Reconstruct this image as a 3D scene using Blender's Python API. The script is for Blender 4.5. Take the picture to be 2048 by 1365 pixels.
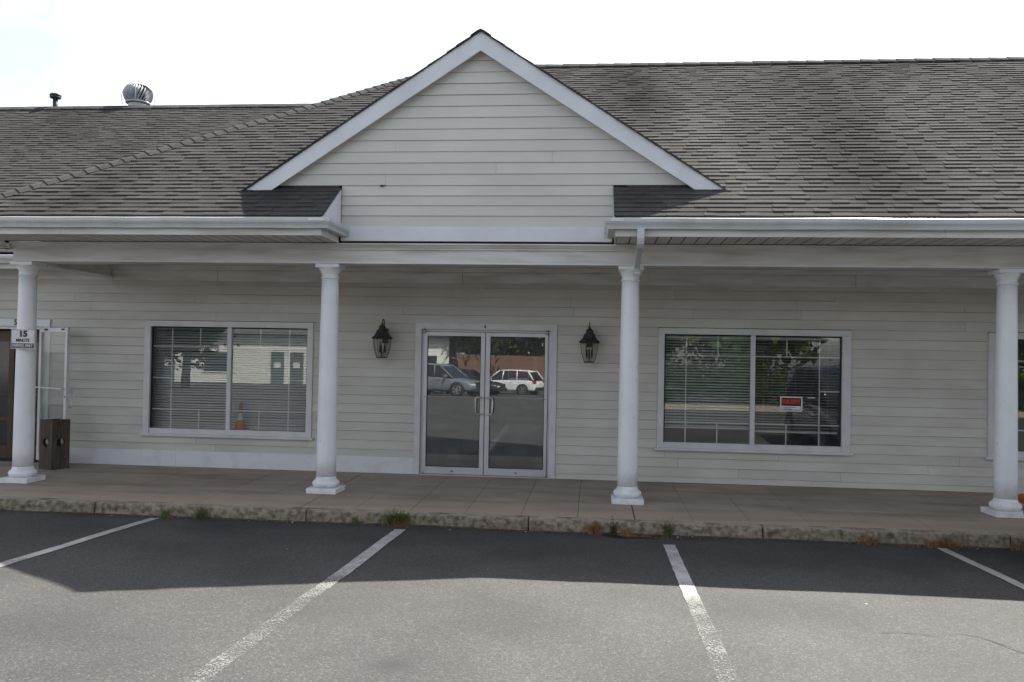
import bpy, bmesh, math, random
from mathutils import Vector, Matrix, noise
R = math.radians
rnd = random.Random(7)
for o in list(bpy.data.objects): bpy.data.objects.remove(o)
scene = bpy.context.scene
C = scene.collection

# ------------------------------------------------------------------ camera
def cam_setup():
    yaw, pitch, roll = 0.0978808, 0.0164540, 0.0179046
    cy, sy, cp, sp = math.cos(yaw), math.sin(yaw), math.cos(pitch), math.sin(pitch)
    f = Vector((-sy*cp, cy*cp, sp)); r = Vector((cy, sy, 0)); u = r.cross(f)
    r2 = math.cos(roll)*r + math.sin(roll)*u; u2 = -math.sin(roll)*r + math.cos(roll)*u
    m = Matrix((( r2.x, u2.x, -f.x, 1.2962), (r2.y, u2.y, -f.y, -12.3111), (r2.z, u2.z, -f.z, 1.7849), (0, 0, 0, 1)))
    cd = bpy.data.cameras.new('camera'); cd.sensor_width = 36; cd.lens = 1692.16/2048*36
    cd.clip_start = 0.05; cd.clip_end = 2000
    c = bpy.data.objects.new('camera', cd); C.objects.link(c); c.matrix_world = m
    scene.camera = c
cam_setup()

# ------------------------------------------------------------------ sky and sun
SUN_EL, SUN_AZ = R(50.4), R(29.3)          # shadows fall towards -Y and a little to -X
SKY_STRENGTH, SUN_STRENGTH, EXPOSURE = 0.066, 2.95, 2.05
def world_setup():
    w = bpy.data.worlds.new('World'); scene.world = w; w.use_nodes = True
    nt = w.node_tree; N = nt.nodes; L = nt.links
    for n in list(N): N.remove(n)
    out = N.new('ShaderNodeOutputWorld'); bg = N.new('ShaderNodeBackground'); bg.inputs['Strength'].default_value = SKY_STRENGTH
    sky = N.new('ShaderNodeTexSky'); sky.sky_type = 'NISHITA'; sky.sun_disc = False
    sky.sun_elevation = SUN_EL; sky.sun_rotation = SUN_AZ
    sky.altitude = 30; sky.air_density = 1.0; sky.dust_density = 1.6; sky.ozone_density = 1.0
    # thin broken cloud: whitens and brightens whatever sky lies behind it
    tc = N.new('ShaderNodeTexCoord'); mp = N.new('ShaderNodeMapping'); mp.inputs['Scale'].default_value = (1, 1, 2.2); mp.inputs['Location'].default_value = (.5, 3.1, .4)
    nz = N.new('ShaderNodeTexNoise'); nz.inputs['Scale'].default_value = 2.6; nz.inputs['Detail'].default_value = 7; nz.inputs['Roughness'].default_value = .55
    rp = N.new('ShaderNodeValToRGB'); rp.color_ramp.elements[0].position = .385; rp.color_ramp.elements[1].position = .63; rp.color_ramp.elements[0].color = (.30, .30, .30, 1)
    bw = N.new('ShaderNodeRGBToBW'); mul = N.new('ShaderNodeMix'); mul.data_type = 'RGBA'; mul.blend_type = 'MULTIPLY'; mul.inputs['Factor'].default_value = 1
    mul.inputs['B'].default_value = (1.6, 1.6, 1.63, 1)
    mx = N.new('ShaderNodeMix'); mx.data_type = 'RGBA'
    L.new(tc.outputs['Generated'], mp.inputs['Vector']); L.new(mp.outputs['Vector'], nz.inputs['Vector']); L.new(nz.outputs['Fac'], rp.inputs['Fac'])
    L.new(sky.outputs['Color'], bw.inputs['Color']); L.new(bw.outputs['Val'], mul.inputs['A'])
    L.new(rp.outputs['Color'], mx.inputs['Factor']); L.new(sky.outputs['Color'], mx.inputs['A']); L.new(mul.outputs['Result'], mx.inputs['B'])
    L.new(mx.outputs['Result'], bg.inputs['Color']); L.new(bg.outputs['Background'], out.inputs['Surface'])
    sd = bpy.data.lights.new('sun', 'SUN'); sd.energy = SUN_STRENGTH; sd.angle = R(.53); sd.color = (1, .955, .88)
    s = bpy.data.objects.new('sun', sd); C.objects.link(s)
    d = Vector((-math.sin(SUN_AZ)*math.cos(SUN_EL), -math.cos(SUN_AZ)*math.cos(SUN_EL), -math.sin(SUN_EL)))
    s.rotation_euler = d.to_track_quat('-Z', 'Y').to_euler(); s.location = (10, 20, 30)
world_setup()
vs = scene.view_settings
scene.display_settings.display_device = 'sRGB'
vs.view_transform = 'Standard'; vs.look = 'None'; vs.gamma = 1; vs.exposure = EXPOSURE; vs.use_curve_mapping = False
scene.render.engine = 'CYCLES'

# ------------------------------------------------------------------ materials
MATS = {}
def nodes(m): return m.node_tree.nodes, m.node_tree.links, m.node_tree.nodes['Principled BSDF']
def mat(name, c1, c2=None, scale=8, rough=.6, bump=0., bscale=60, metallic=0., rand=0., detail=6, coords='pos', spec=.5, stretch=(1, 1, 1), lo=.35, hi=.65, rough2=None):
    m = bpy.data.materials.new(name); m.use_nodes = True; nt = m.node_tree; N = nt.nodes; L = nt.links
    b = N['Principled BSDF']; b.inputs['Roughness'].default_value = rough; b.inputs['Metallic'].default_value = metallic
    b.inputs['Specular IOR Level'].default_value = spec
    if coords == 'pos': vec = N.new('ShaderNodeNewGeometry').outputs['Position']
    else: vec = N.new('ShaderNodeTexCoord').outputs['Object']
    mp = N.new('ShaderNodeMapping'); mp.inputs['Scale'].default_value = stretch; L.new(vec, mp.inputs['Vector']); vec = mp.outputs['Vector']
    nz = N.new('ShaderNodeTexNoise'); nz.inputs['Scale'].default_value = scale; nz.inputs['Detail'].default_value = detail; L.new(vec, nz.inputs['Vector'])
    mr = N.new('ShaderNodeMapRange'); mr.inputs['From Min'].default_value = lo; mr.inputs['From Max'].default_value = hi; L.new(nz.outputs['Fac'], mr.inputs['Value'])
    mx = N.new('ShaderNodeMix'); mx.data_type = 'RGBA'; mx.inputs['A'].default_value = (*c1, 1); mx.inputs['B'].default_value = (*(c2 or c1), 1)
    L.new(mr.outputs['Result'], mx.inputs['Factor']); col = mx.outputs['Result']
    if rand:
        oi = N.new('ShaderNodeObjectInfo'); r2 = N.new('ShaderNodeMapRange'); r2.inputs['To Min'].default_value = 1-rand; r2.inputs['To Max'].default_value = 1+rand
        L.new(oi.outputs['Random'], r2.inputs['Value'])
        hs = N.new('ShaderNodeHueSaturation'); L.new(r2.outputs['Result'], hs.inputs['Value']); L.new(col, hs.inputs['Color']); col = hs.outputs['Color']
    L.new(col, b.inputs['Base Color'])
    if bump:
        n2 = N.new('ShaderNodeTexNoise'); n2.inputs['Scale'].default_value = bscale; n2.inputs['Detail'].default_value = 4; L.new(vec, n2.inputs['Vector'])
        bp = N.new('ShaderNodeBump'); bp.inputs['Strength'].default_value = bump; bp.inputs['Distance'].default_value = .01
        L.new(n2.outputs['Fac'], bp.inputs['Height']); L.new(bp.outputs['Normal'], b.inputs['Normal'])
    MATS[name] = m; m['col'] = 0
    return m
def nodes(m): return m.node_tree.nodes, m.node_tree.links, m.node_tree.nodes['Principled BSDF']

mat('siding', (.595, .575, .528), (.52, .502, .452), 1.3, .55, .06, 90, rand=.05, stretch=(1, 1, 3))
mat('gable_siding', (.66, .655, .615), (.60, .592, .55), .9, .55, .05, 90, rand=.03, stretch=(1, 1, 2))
mat('trim', (.76, .77, .80), (.68, .69, .72), 2.5, .45, .04, 60)
mat('aged_trim', (.70, .695, .69), (.46, .415, .35), 1.6, .5, .05, 60, stretch=(.8, 1, 5), lo=.42, hi=.8)
mat('soffit', (.66, .645, .61), (.56, .545, .51), 2.5, .5, .03, rand=.05)
mat('skirt', (.72, .73, .76), (.60, .61, .63), 5, .5, .08, 40, lo=.5, hi=.8)
mat('column_paint', (.83, .84, .86), (.76, .77, .79), 4, .38, .05, 50, lo=.45, hi=.8)
def column_wear():
    N, L, b = nodes(MATS['column_paint']); base = b.inputs['Base Color'].links[0].from_socket
    geo = N.new('ShaderNodeNewGeometry'); sx = N.new('ShaderNodeSeparateXYZ'); L.new(geo.outputs['Position'], sx.inputs['Vector'])
    n = N.new('ShaderNodeTexNoise'); n.inputs['Scale'].default_value = 9; n.inputs['Detail'].default_value = 7; L.new(geo.outputs['Position'], n.inputs['Vector'])
    hz = N.new('ShaderNodeMapRange'); hz.inputs['From Min'].default_value = .0; hz.inputs['From Max'].default_value = .55; hz.inputs['To Min'].default_value = .10; hz.inputs['To Max'].default_value = -.12; L.new(sx.outputs['Z'], hz.inputs['Value'])
    ad = N.new('ShaderNodeMath'); ad.operation = 'ADD'; L.new(n.outputs['Fac'], ad.inputs[0]); L.new(hz.outputs['Result'], ad.inputs[1])
    mr = N.new('ShaderNodeMapRange'); mr.inputs['From Min'].default_value = .55; mr.inputs['From Max'].default_value = .82; mr.inputs['To Max'].default_value = .38; L.new(ad.outputs['Value'], mr.inputs['Value'])
    mx = N.new('ShaderNodeMix'); mx.data_type = 'RGBA'; mx.inputs['B'].default_value = (.36, .33, .28, 1); L.new(mr.outputs['Result'], mx.inputs['Factor']); L.new(base, mx.inputs['A'])
    # chips and specks
    vo = N.new('ShaderNodeTexVoronoi'); vo.inputs['Scale'].default_value = 7; L.new(geo.outputs['Position'], vo.inputs['Vector'])
    ch = N.new('ShaderNodeMapRange'); ch.inputs['From Min'].default_value = .035; ch.inputs['From Max'].default_value = .075; ch.inputs['To Min'].default_value = .6; ch.inputs['To Max'].default_value = 0; L.new(vo.outputs['Distance'], ch.inputs['Value'])
    m2 = N.new('ShaderNodeMix'); m2.data_type = 'RGBA'; m2.inputs['B'].default_value = (.33, .32, .31, 1); L.new(ch.outputs['Result'], m2.inputs['Factor']); L.new(mx.outputs['Result'], m2.inputs['A'])
    L.new(m2.outputs['Result'], b.inputs['Base Color'])
column_wear()
mat('gutter', (.58, .595, .61), (.46, .455, .43), 1.4, .32, .02, 40, stretch=(1.5, 1, .4), lo=.45, hi=.75)
mat('window_frame', (.66, .65, .66), (.58, .57, .58), 4, .45, .03)
mat('aluminium', (.62, .61, .63), (.54, .53, .55), 3, .42, .02, metallic=.35)
mat('steel', (.62, .62, .62), (.5, .5, .5), 20, .3, metallic=.9)
mat('galvanised', (.50, .52, .54), (.36, .375, .39), 9, .55, .05, 30, metallic=.35)
mat('black_metal', (.022, .021, .020), (.04, .038, .035), 20, .5, .1, 80)
mat('rubber', (.02, .02, .02), None, 10, .75)
mat('dark_gap', (.03, .03, .03), None, 10, .9)
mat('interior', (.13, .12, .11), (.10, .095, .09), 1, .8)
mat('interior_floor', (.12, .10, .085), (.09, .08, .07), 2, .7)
mat('blind', (.74, .75, .74), (.68, .69, .68), 3, .5)
mat('muntin', (.80, .80, .80), None, 3, .4)
mat('brown_wood', (.075, .035, .015), (.04, .018, .008), 3, .5, .1, 40, stretch=(6, 6, .6))
mat('weathered_wood', (.105, .082, .064), (.055, .042, .033), 5, .85, .5, 40, coords='obj', stretch=(8, 8, .8), rand=.15)
mat('sign_white', (.74, .74, .74), (.66, .66, .66), 12, .45)
mat('sign_black', (.02, .02, .022), None, 12, .5)
mat('sign_red', (.72, .06, .02), (.6, .04, .015), 12, .5)
mat('cone_orange', (.75, .11, .05), (.65, .09, .04), 12, .5)
mat('grass_green', (.10, .16, .04), (.16, .18, .06), 30, .6, coords='pos', rand=.2)
mat('grass_dry', (.36, .20, .085), (.24, .135, .06), 30, .75, rand=.2)
mat('stalk_dark', (.055, .045, .03), (.09, .06, .035), 30, .8)
mat('dry_leaf', (.24, .13, .06), (.16, .08, .04), 60, .8)
mat('soil', (.055, .043, .032), (.095, .072, .05), 25, .95, 1., 90)
mat('paper', (.7, .68, .64), (.6, .57, .52), 30, .8)
mat('leaf_dark', (.035, .06, .02), (.07, .10, .03), 1.2, .6, spec=.3)
mat('leaf_light', (.09, .15, .03), (.05, .09, .02), 1.2, .6, spec=.3)
mat('bark', (.16, .14, .12), (.09, .075, .06), 6, .9, .4, 20)
mat('fence_wood', (.19, .10, .07), (.15, .075, .052), 3, .8, rand=.1)
mat('far_white', (.72, .71, .67), (.66, .65, .6), 1, .6)
mat('far_roof', (.17, .17, .17), (.12, .12, .12), 3, .9)
mat('far_door', (.08, .10, .10), None, 3, .5)
mat('far_glass', (.03, .035, .04), None, 3, .1)
mat('beige_wall', (.45, .38, .30), (.4, .33, .26), 3, .8)
def paint(name, c, rough=.25):
    m = mat(name, c, None, 3, rough, spec=.6); m.node_tree.nodes['Principled BSDF'].inputs['Coat Weight'].default_value = .6; return m
paint('paint_grey', (.16, .18, .20)); paint('paint_white', (.75, .75, .75)); paint('paint_black', (.02, .021, .024)); paint('paint_navy', (.012, .018, .045))
mat('car_glass', (.015, .018, .02), None, 3, .06, spec=.8)
mat('lamp_clear', (.7, .72, .75), None, 3, .15, spec=.8)
mat('lamp_red', (.45, .02, .015), None, 3, .2)
mat('lamp_amber', (.30, .06, .015), None, 3, .2)
mat('rim', (.45, .45, .46), None, 3, .3, metallic=.7)
mat('car_trim', (.025, .025, .026), None, 3, .55)

def glass_mat(name, f0, tint, dust_haze=0., rough=0.):
    """thin glass: Schlick reflection over clear transmission, the same from either side"""
    m = bpy.data.materials.new(name); m.use_nodes = True; N = m.node_tree.nodes; L = m.node_tree.links
    for n in list(N): N.remove(n)
    out = N.new('ShaderNodeOutputMaterial'); mx = N.new('ShaderNodeMixShader')
    lw = N.new('ShaderNodeLayerWeight'); lw.inputs['Blend'].default_value = .5
    pw = N.new('ShaderNodeMath'); pw.operation = 'POWER'; pw.inputs[1].default_value = 5; L.new(lw.outputs['Facing'], pw.inputs[0])
    ma = N.new('ShaderNodeMath'); ma.operation = 'MULTIPLY_ADD'; ma.inputs[1].default_value = 1-f0; ma.inputs[2].default_value = f0; L.new(pw.outputs['Value'], ma.inputs[0])
    tr = N.new('ShaderNodeBsdfTransparent'); tr.inputs['Color'].default_value = (*tint, 1); gl = N.new('ShaderNodeBsdfGlossy'); gl.inputs['Roughness'].default_value = rough
    geo = N.new('ShaderNodeNewGeometry'); nz = N.new('ShaderNodeTexNoise'); nz.inputs['Scale'].default_value = .8; nz.inputs['Detail'].default_value = 1
    bp = N.new('ShaderNodeBump'); bp.inputs['Strength'].default_value = .03; bp.inputs['Distance'].default_value = .02
    L.new(geo.outputs['Position'], nz.inputs['Vector']); L.new(nz.outputs['Fac'], bp.inputs['Height']); L.new(bp.outputs['Normal'], gl.inputs['Normal'])
    L.new(ma.outputs['Value'], mx.inputs['Fac']); L.new(tr.outputs['BSDF'], mx.inputs[1]); L.new(gl.outputs['BSDF'], mx.inputs[2]); res = mx.outputs['Shader']
    if dust_haze:          # dusty film, its grey also put in to lighten the glass like haze
        df = N.new('ShaderNodeBsdfDiffuse'); df.inputs['Color'].default_value = (.55, .57, .57, 1); dn = N.new('ShaderNodeTexNoise'); dn.inputs['Scale'].default_value = 3.5; dn.inputs['Detail'].default_value = 6
        L.new(geo.outputs['Position'], dn.inputs['Vector']); dr = N.new('ShaderNodeMapRange'); dr.inputs['From Min'].default_value = .3; dr.inputs['From Max'].default_value = .75; dr.inputs['To Min'].default_value = dust_haze*.5; dr.inputs['To Max'].default_value = dust_haze*1.5
        L.new(dn.outputs['Fac'], dr.inputs['Value']); m3 = N.new('ShaderNodeMixShader'); L.new(dr.outputs['Result'], m3.inputs['Fac']); L.new(res, m3.inputs[1]); L.new(df.outputs['BSDF'], m3.inputs[2]); res = m3.outputs['Shader']
    L.new(res, out.inputs['Surface'])
    MATS[name] = m; return m
glass_mat('window_glass', .085, (.90, .92, .91), .025, .004)
glass_mat('door_glass', .20, (.76, .80, .80), .09, .006)
glass_mat('lantern_glass', .035, (.86, .86, .82))

def asphalt_mat():
    m = mat('asphalt', (.039, .0378, .0370), (.066, .064, .0620), .8, .85, .0, lo=.3, hi=.7)
    N, L, b = nodes(m)
    base = b.inputs['Base Color'].links[0].from_socket
    geo = N.new('ShaderNodeNewGeometry')
    def noi(scale, detail=2):
        n = N.new('ShaderNodeTexNoise'); n.inputs['Scale'].default_value = scale; n.inputs['Detail'].default_value = detail; L.new(geo.outputs['Position'], n.inputs['Vector']); return n.outputs['Fac']
    vo = N.new('ShaderNodeTexVoronoi'); vo.inputs['Scale'].default_value = 115; L.new(geo.outputs['Position'], vo.inputs['Vector'])
    sep = N.new('ShaderNodeSeparateColor'); L.new(vo.outputs['Color'], sep.inputs['Color'])
    r = N.new('ShaderNodeValToRGB'); cr = r.color_ramp
    cr.elements[0].position = 0; cr.elements[0].color = (.42, .42, .42, 1); cr.elements[1].position = 1; cr.elements[1].color = (2.7, 2.6, 2.4, 1)
    e = cr.elements.new(.35); e.color = (.72, .72, .72, 1); e = cr.elements.new(.8); e.color = (1.12, 1.12, 1.1, 1); e = cr.elements.new(.95); e.color = (1.7, 1.66, 1.55, 1)
    L.new(sep.outputs['Red'], r.inputs['Fac'])
    mu = N.new('ShaderNodeMix'); mu.data_type = 'RGBA'; mu.blend_type = 'MULTIPLY'; mu.inputs['Factor'].default_value = .85
    L.new(base, mu.inputs['A']); L.new(r.outputs['Color'], mu.inputs['B'])
    # oil drips and sealed strips: blotches with a shape of their own, most of them near the kerb where engines stand
    st = N.new('ShaderNodeMapRange'); st.inputs['From Min'].default_value = .52; st.inputs['From Max'].default_value = .68; L.new(noi(.9, 4), st.inputs['Value'])
    sx = N.new('ShaderNodeSeparateXYZ'); L.new(geo.outputs['Position'], sx.inputs['Vector'])
    ny = N.new('ShaderNodeMapRange'); ny.inputs['From Min'].default_value = -5.6; ny.inputs['From Max'].default_value = -3.2; ny.inputs['To Min'].default_value = .22; ny.inputs['To Max'].default_value = .65; L.new(sx.outputs['Y'], ny.inputs['Value'])
    fm = N.new('ShaderNodeMath'); fm.operation = 'MULTIPLY'; L.new(st.outputs['Result'], fm.inputs[0]); L.new(ny.outputs['Result'], fm.inputs[1])
    dk = N.new('ShaderNodeMix'); dk.data_type = 'RGBA'; dk.inputs['B'].default_value = (.024, .023, .023, 1)
    L.new(fm.outputs['Value'], dk.inputs['Factor']); L.new(mu.outputs['Result'], dk.inputs['A'])
    # one old oil spot
    def dist(p):
        v = N.new('ShaderNodeVectorMath'); v.operation = 'DISTANCE'; v.inputs[1].default_value = p; L.new(geo.outputs['Position'], v.inputs[0]); return v.outputs['Value']
    o = N.new('ShaderNodeMapRange'); o.inputs['From Min'].default_value = .02; o.inputs['From Max'].default_value = .17; o.inputs['To Min'].default_value = .85; o.inputs['To Max'].default_value = 0; L.new(dist((.165, -7.49, -.012)), o.inputs['Value'])
    d2 = N.new('ShaderNodeMix'); d2.data_type = 'RGBA'; d2.inputs['B'].default_value = (.025, .025, .025, 1); L.new(o.outputs['Result'], d2.inputs['Factor']); L.new(dk.outputs['Result'], d2.inputs['A'])
    L.new(d2.outputs['Result'], b.inputs['Base Color'])
    bp = N.new('ShaderNodeBump'); bp.inputs['Strength'].default_value = .55; bp.inputs['Distance'].default_value = .006; L.new(vo.outputs['Distance'], bp.inputs['Height']); bp.invert = True
    L.new(bp.outputs['Normal'], b.inputs['Normal'])
    return d2.outputs['Result']
asphalt_mat()

def line_mat():
    m = mat('line_paint', (.47, .465, .45), (.37, .365, .35), 6, .7)
    N, L, b = nodes(m); base = b.inputs['Base Color'].links[0].from_socket
    geo = N.new('ShaderNodeNewGeometry'); sx = N.new('ShaderNodeSeparateXYZ'); L.new(geo.outputs['Position'], sx.inputs['Vector'])
    n = N.new('ShaderNodeTexNoise'); n.inputs['Scale'].default_value = 75; n.inputs['Detail'].default_value = 4; n.inputs['Roughness'].default_value = .7; L.new(geo.outputs['Position'], n.inputs['Vector'])
    wear = N.new('ShaderNodeMapRange'); wear.inputs['From Min'].default_value = -6.4; wear.inputs['From Max'].default_value = -5.0; wear.inputs['To Min'].default_value = .122; wear.inputs['To Max'].default_value = -.10; L.new(sx.outputs['Y'], wear.inputs['Value'])
    big = N.new('ShaderNodeTexNoise'); big.inputs['Scale'].default_value = 3; L.new(geo.outputs['Position'], big.inputs['Vector'])
    a = N.new('ShaderNodeMath'); a.operation = 'ADD'; L.new(n.outputs['Fac'], a.inputs[0]); L.new(wear.outputs['Result'], a.inputs[1])
    a2 = N.new('ShaderNodeMath'); a2.operation = 'MULTIPLY_ADD'; a2.inputs[1].default_value = .25; L.new(big.outputs['Fac'], a2.inputs[0]); L.new(a.outputs['Value'], a2.inputs[2])
    mr = N.new('ShaderNodeMapRange'); mr.inputs['From Min'].default_value = .57; mr.inputs['From Max'].default_value = .72; L.new(a2.outputs['Value'], mr.inputs['Value'])
    thin = N.new('ShaderNodeMapRange'); thin.inputs['From Min'].default_value = -5.9; thin.inputs['From Max'].default_value = -5.15; thin.inputs['To Min'].default_value = .64; thin.inputs['To Max'].default_value = 0; L.new(sx.outputs['Y'], thin.inputs['Value'])
    mxm = N.new('ShaderNodeMath'); mxm.operation = 'MAXIMUM'; L.new(mr.outputs['Result'], mxm.inputs[0]); L.new(thin.outputs['Result'], mxm.inputs[1])
    out = N['Material Output']; tr = N.new('ShaderNodeBsdfTransparent'); ms = N.new('ShaderNodeMixShader')
    L.new(mxm.outputs['Value'], ms.inputs['Fac']); L.new(b.outputs['BSDF'], ms.inputs[1]); L.new(tr.outputs['BSDF'], ms.inputs[2]); L.new(ms.outputs['Shader'], out.inputs['Surface'])
line_mat()

def concrete_mats():
    m = mat('pavement', (.37, .305, .245), (.30, .25, .205), 1.4, .85, .25, 120, rand=.05, lo=.38, hi=.66)
    N, L, b = nodes(m); base = b.inputs['Base Color'].links[0].from_socket
    geo = N.new('ShaderNodeNewGeometry')
    n = N.new('ShaderNodeTexNoise'); n.inputs['Scale'].default_value = 160; L.new(geo.outputs['Position'], n.inputs['Vector'])
    mr = N.new('ShaderNodeMapRange'); mr.inputs['From Min'].default_value = .3; mr.inputs['From Max'].default_value = .7; mr.inputs['To Min'].default_value = .8; mr.inputs['To Max'].default_value = 1.2; L.new(n.outputs['Fac'], mr.inputs['Value'])
    hs = N.new('ShaderNodeHueSaturation'); L.new(base, hs.inputs['Color']); L.new(mr.outputs['Result'], hs.inputs['Value'])
    # long foot-traffic stain with some shade painted in: streaks stretched along the walk
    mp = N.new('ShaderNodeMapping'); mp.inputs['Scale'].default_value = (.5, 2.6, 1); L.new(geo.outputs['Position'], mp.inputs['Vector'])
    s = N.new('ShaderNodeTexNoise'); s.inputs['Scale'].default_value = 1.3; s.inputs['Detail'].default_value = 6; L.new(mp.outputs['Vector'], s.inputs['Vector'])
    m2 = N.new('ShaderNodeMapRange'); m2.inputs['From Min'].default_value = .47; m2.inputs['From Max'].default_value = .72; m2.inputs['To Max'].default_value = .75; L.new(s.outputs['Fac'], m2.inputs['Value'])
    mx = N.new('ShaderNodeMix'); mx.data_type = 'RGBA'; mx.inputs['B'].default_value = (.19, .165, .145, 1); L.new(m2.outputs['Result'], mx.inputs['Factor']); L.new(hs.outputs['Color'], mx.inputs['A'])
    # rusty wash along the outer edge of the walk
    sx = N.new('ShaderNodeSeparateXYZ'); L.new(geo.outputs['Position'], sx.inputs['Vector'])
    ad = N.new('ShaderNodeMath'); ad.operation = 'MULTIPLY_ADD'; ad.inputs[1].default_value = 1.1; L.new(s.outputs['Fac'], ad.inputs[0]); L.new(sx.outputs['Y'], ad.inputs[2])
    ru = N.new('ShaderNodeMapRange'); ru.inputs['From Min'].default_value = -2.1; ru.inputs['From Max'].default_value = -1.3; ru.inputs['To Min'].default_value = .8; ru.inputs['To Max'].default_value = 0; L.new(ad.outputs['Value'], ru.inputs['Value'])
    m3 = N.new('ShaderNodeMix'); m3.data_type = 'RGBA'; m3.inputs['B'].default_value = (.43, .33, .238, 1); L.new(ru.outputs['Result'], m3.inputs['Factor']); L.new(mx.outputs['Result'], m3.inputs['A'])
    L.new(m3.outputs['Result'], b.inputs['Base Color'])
    m = mat('kerb_concrete', (.36, .31, .25), (.17, .14, .105), 3.2, .9, .8, 45, rand=.1, lo=.45, hi=.66)
    N, L, b = nodes(m); base = b.inputs['Base Color'].links[0].from_socket
    geo = N.new('ShaderNodeNewGeometry'); vo = N.new('ShaderNodeTexVoronoi'); vo.inputs['Scale'].default_value = 60; L.new(geo.outputs['Position'], vo.inputs['Vector'])
    sep = N.new('ShaderNodeSeparateColor'); L.new(vo.outputs['Color'], sep.inputs['Color'])
    mr = N.new('ShaderNodeMapRange'); mr.inputs['From Min'].default_value = 0; mr.inputs['To Min'].default_value = .72; mr.inputs['To Max'].default_value = 1.3; L.new(sep.outputs['Red'], mr.inputs['Value'])
    hs = N.new('ShaderNodeHueSaturation'); L.new(base, hs.inputs['Color']); L.new(mr.outputs['Result'], hs.inputs['Value']); L.new(hs.outputs['Color'], b.inputs['Base Color'])
concrete_mats()
mat('kerb_worn', (.34, .285, .215), (.14, .112, .082), 16, .95, 1., 60, rand=.1, lo=.40, hi=.66, detail=10)   # skin broken off, aggregate and soil showing

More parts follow.
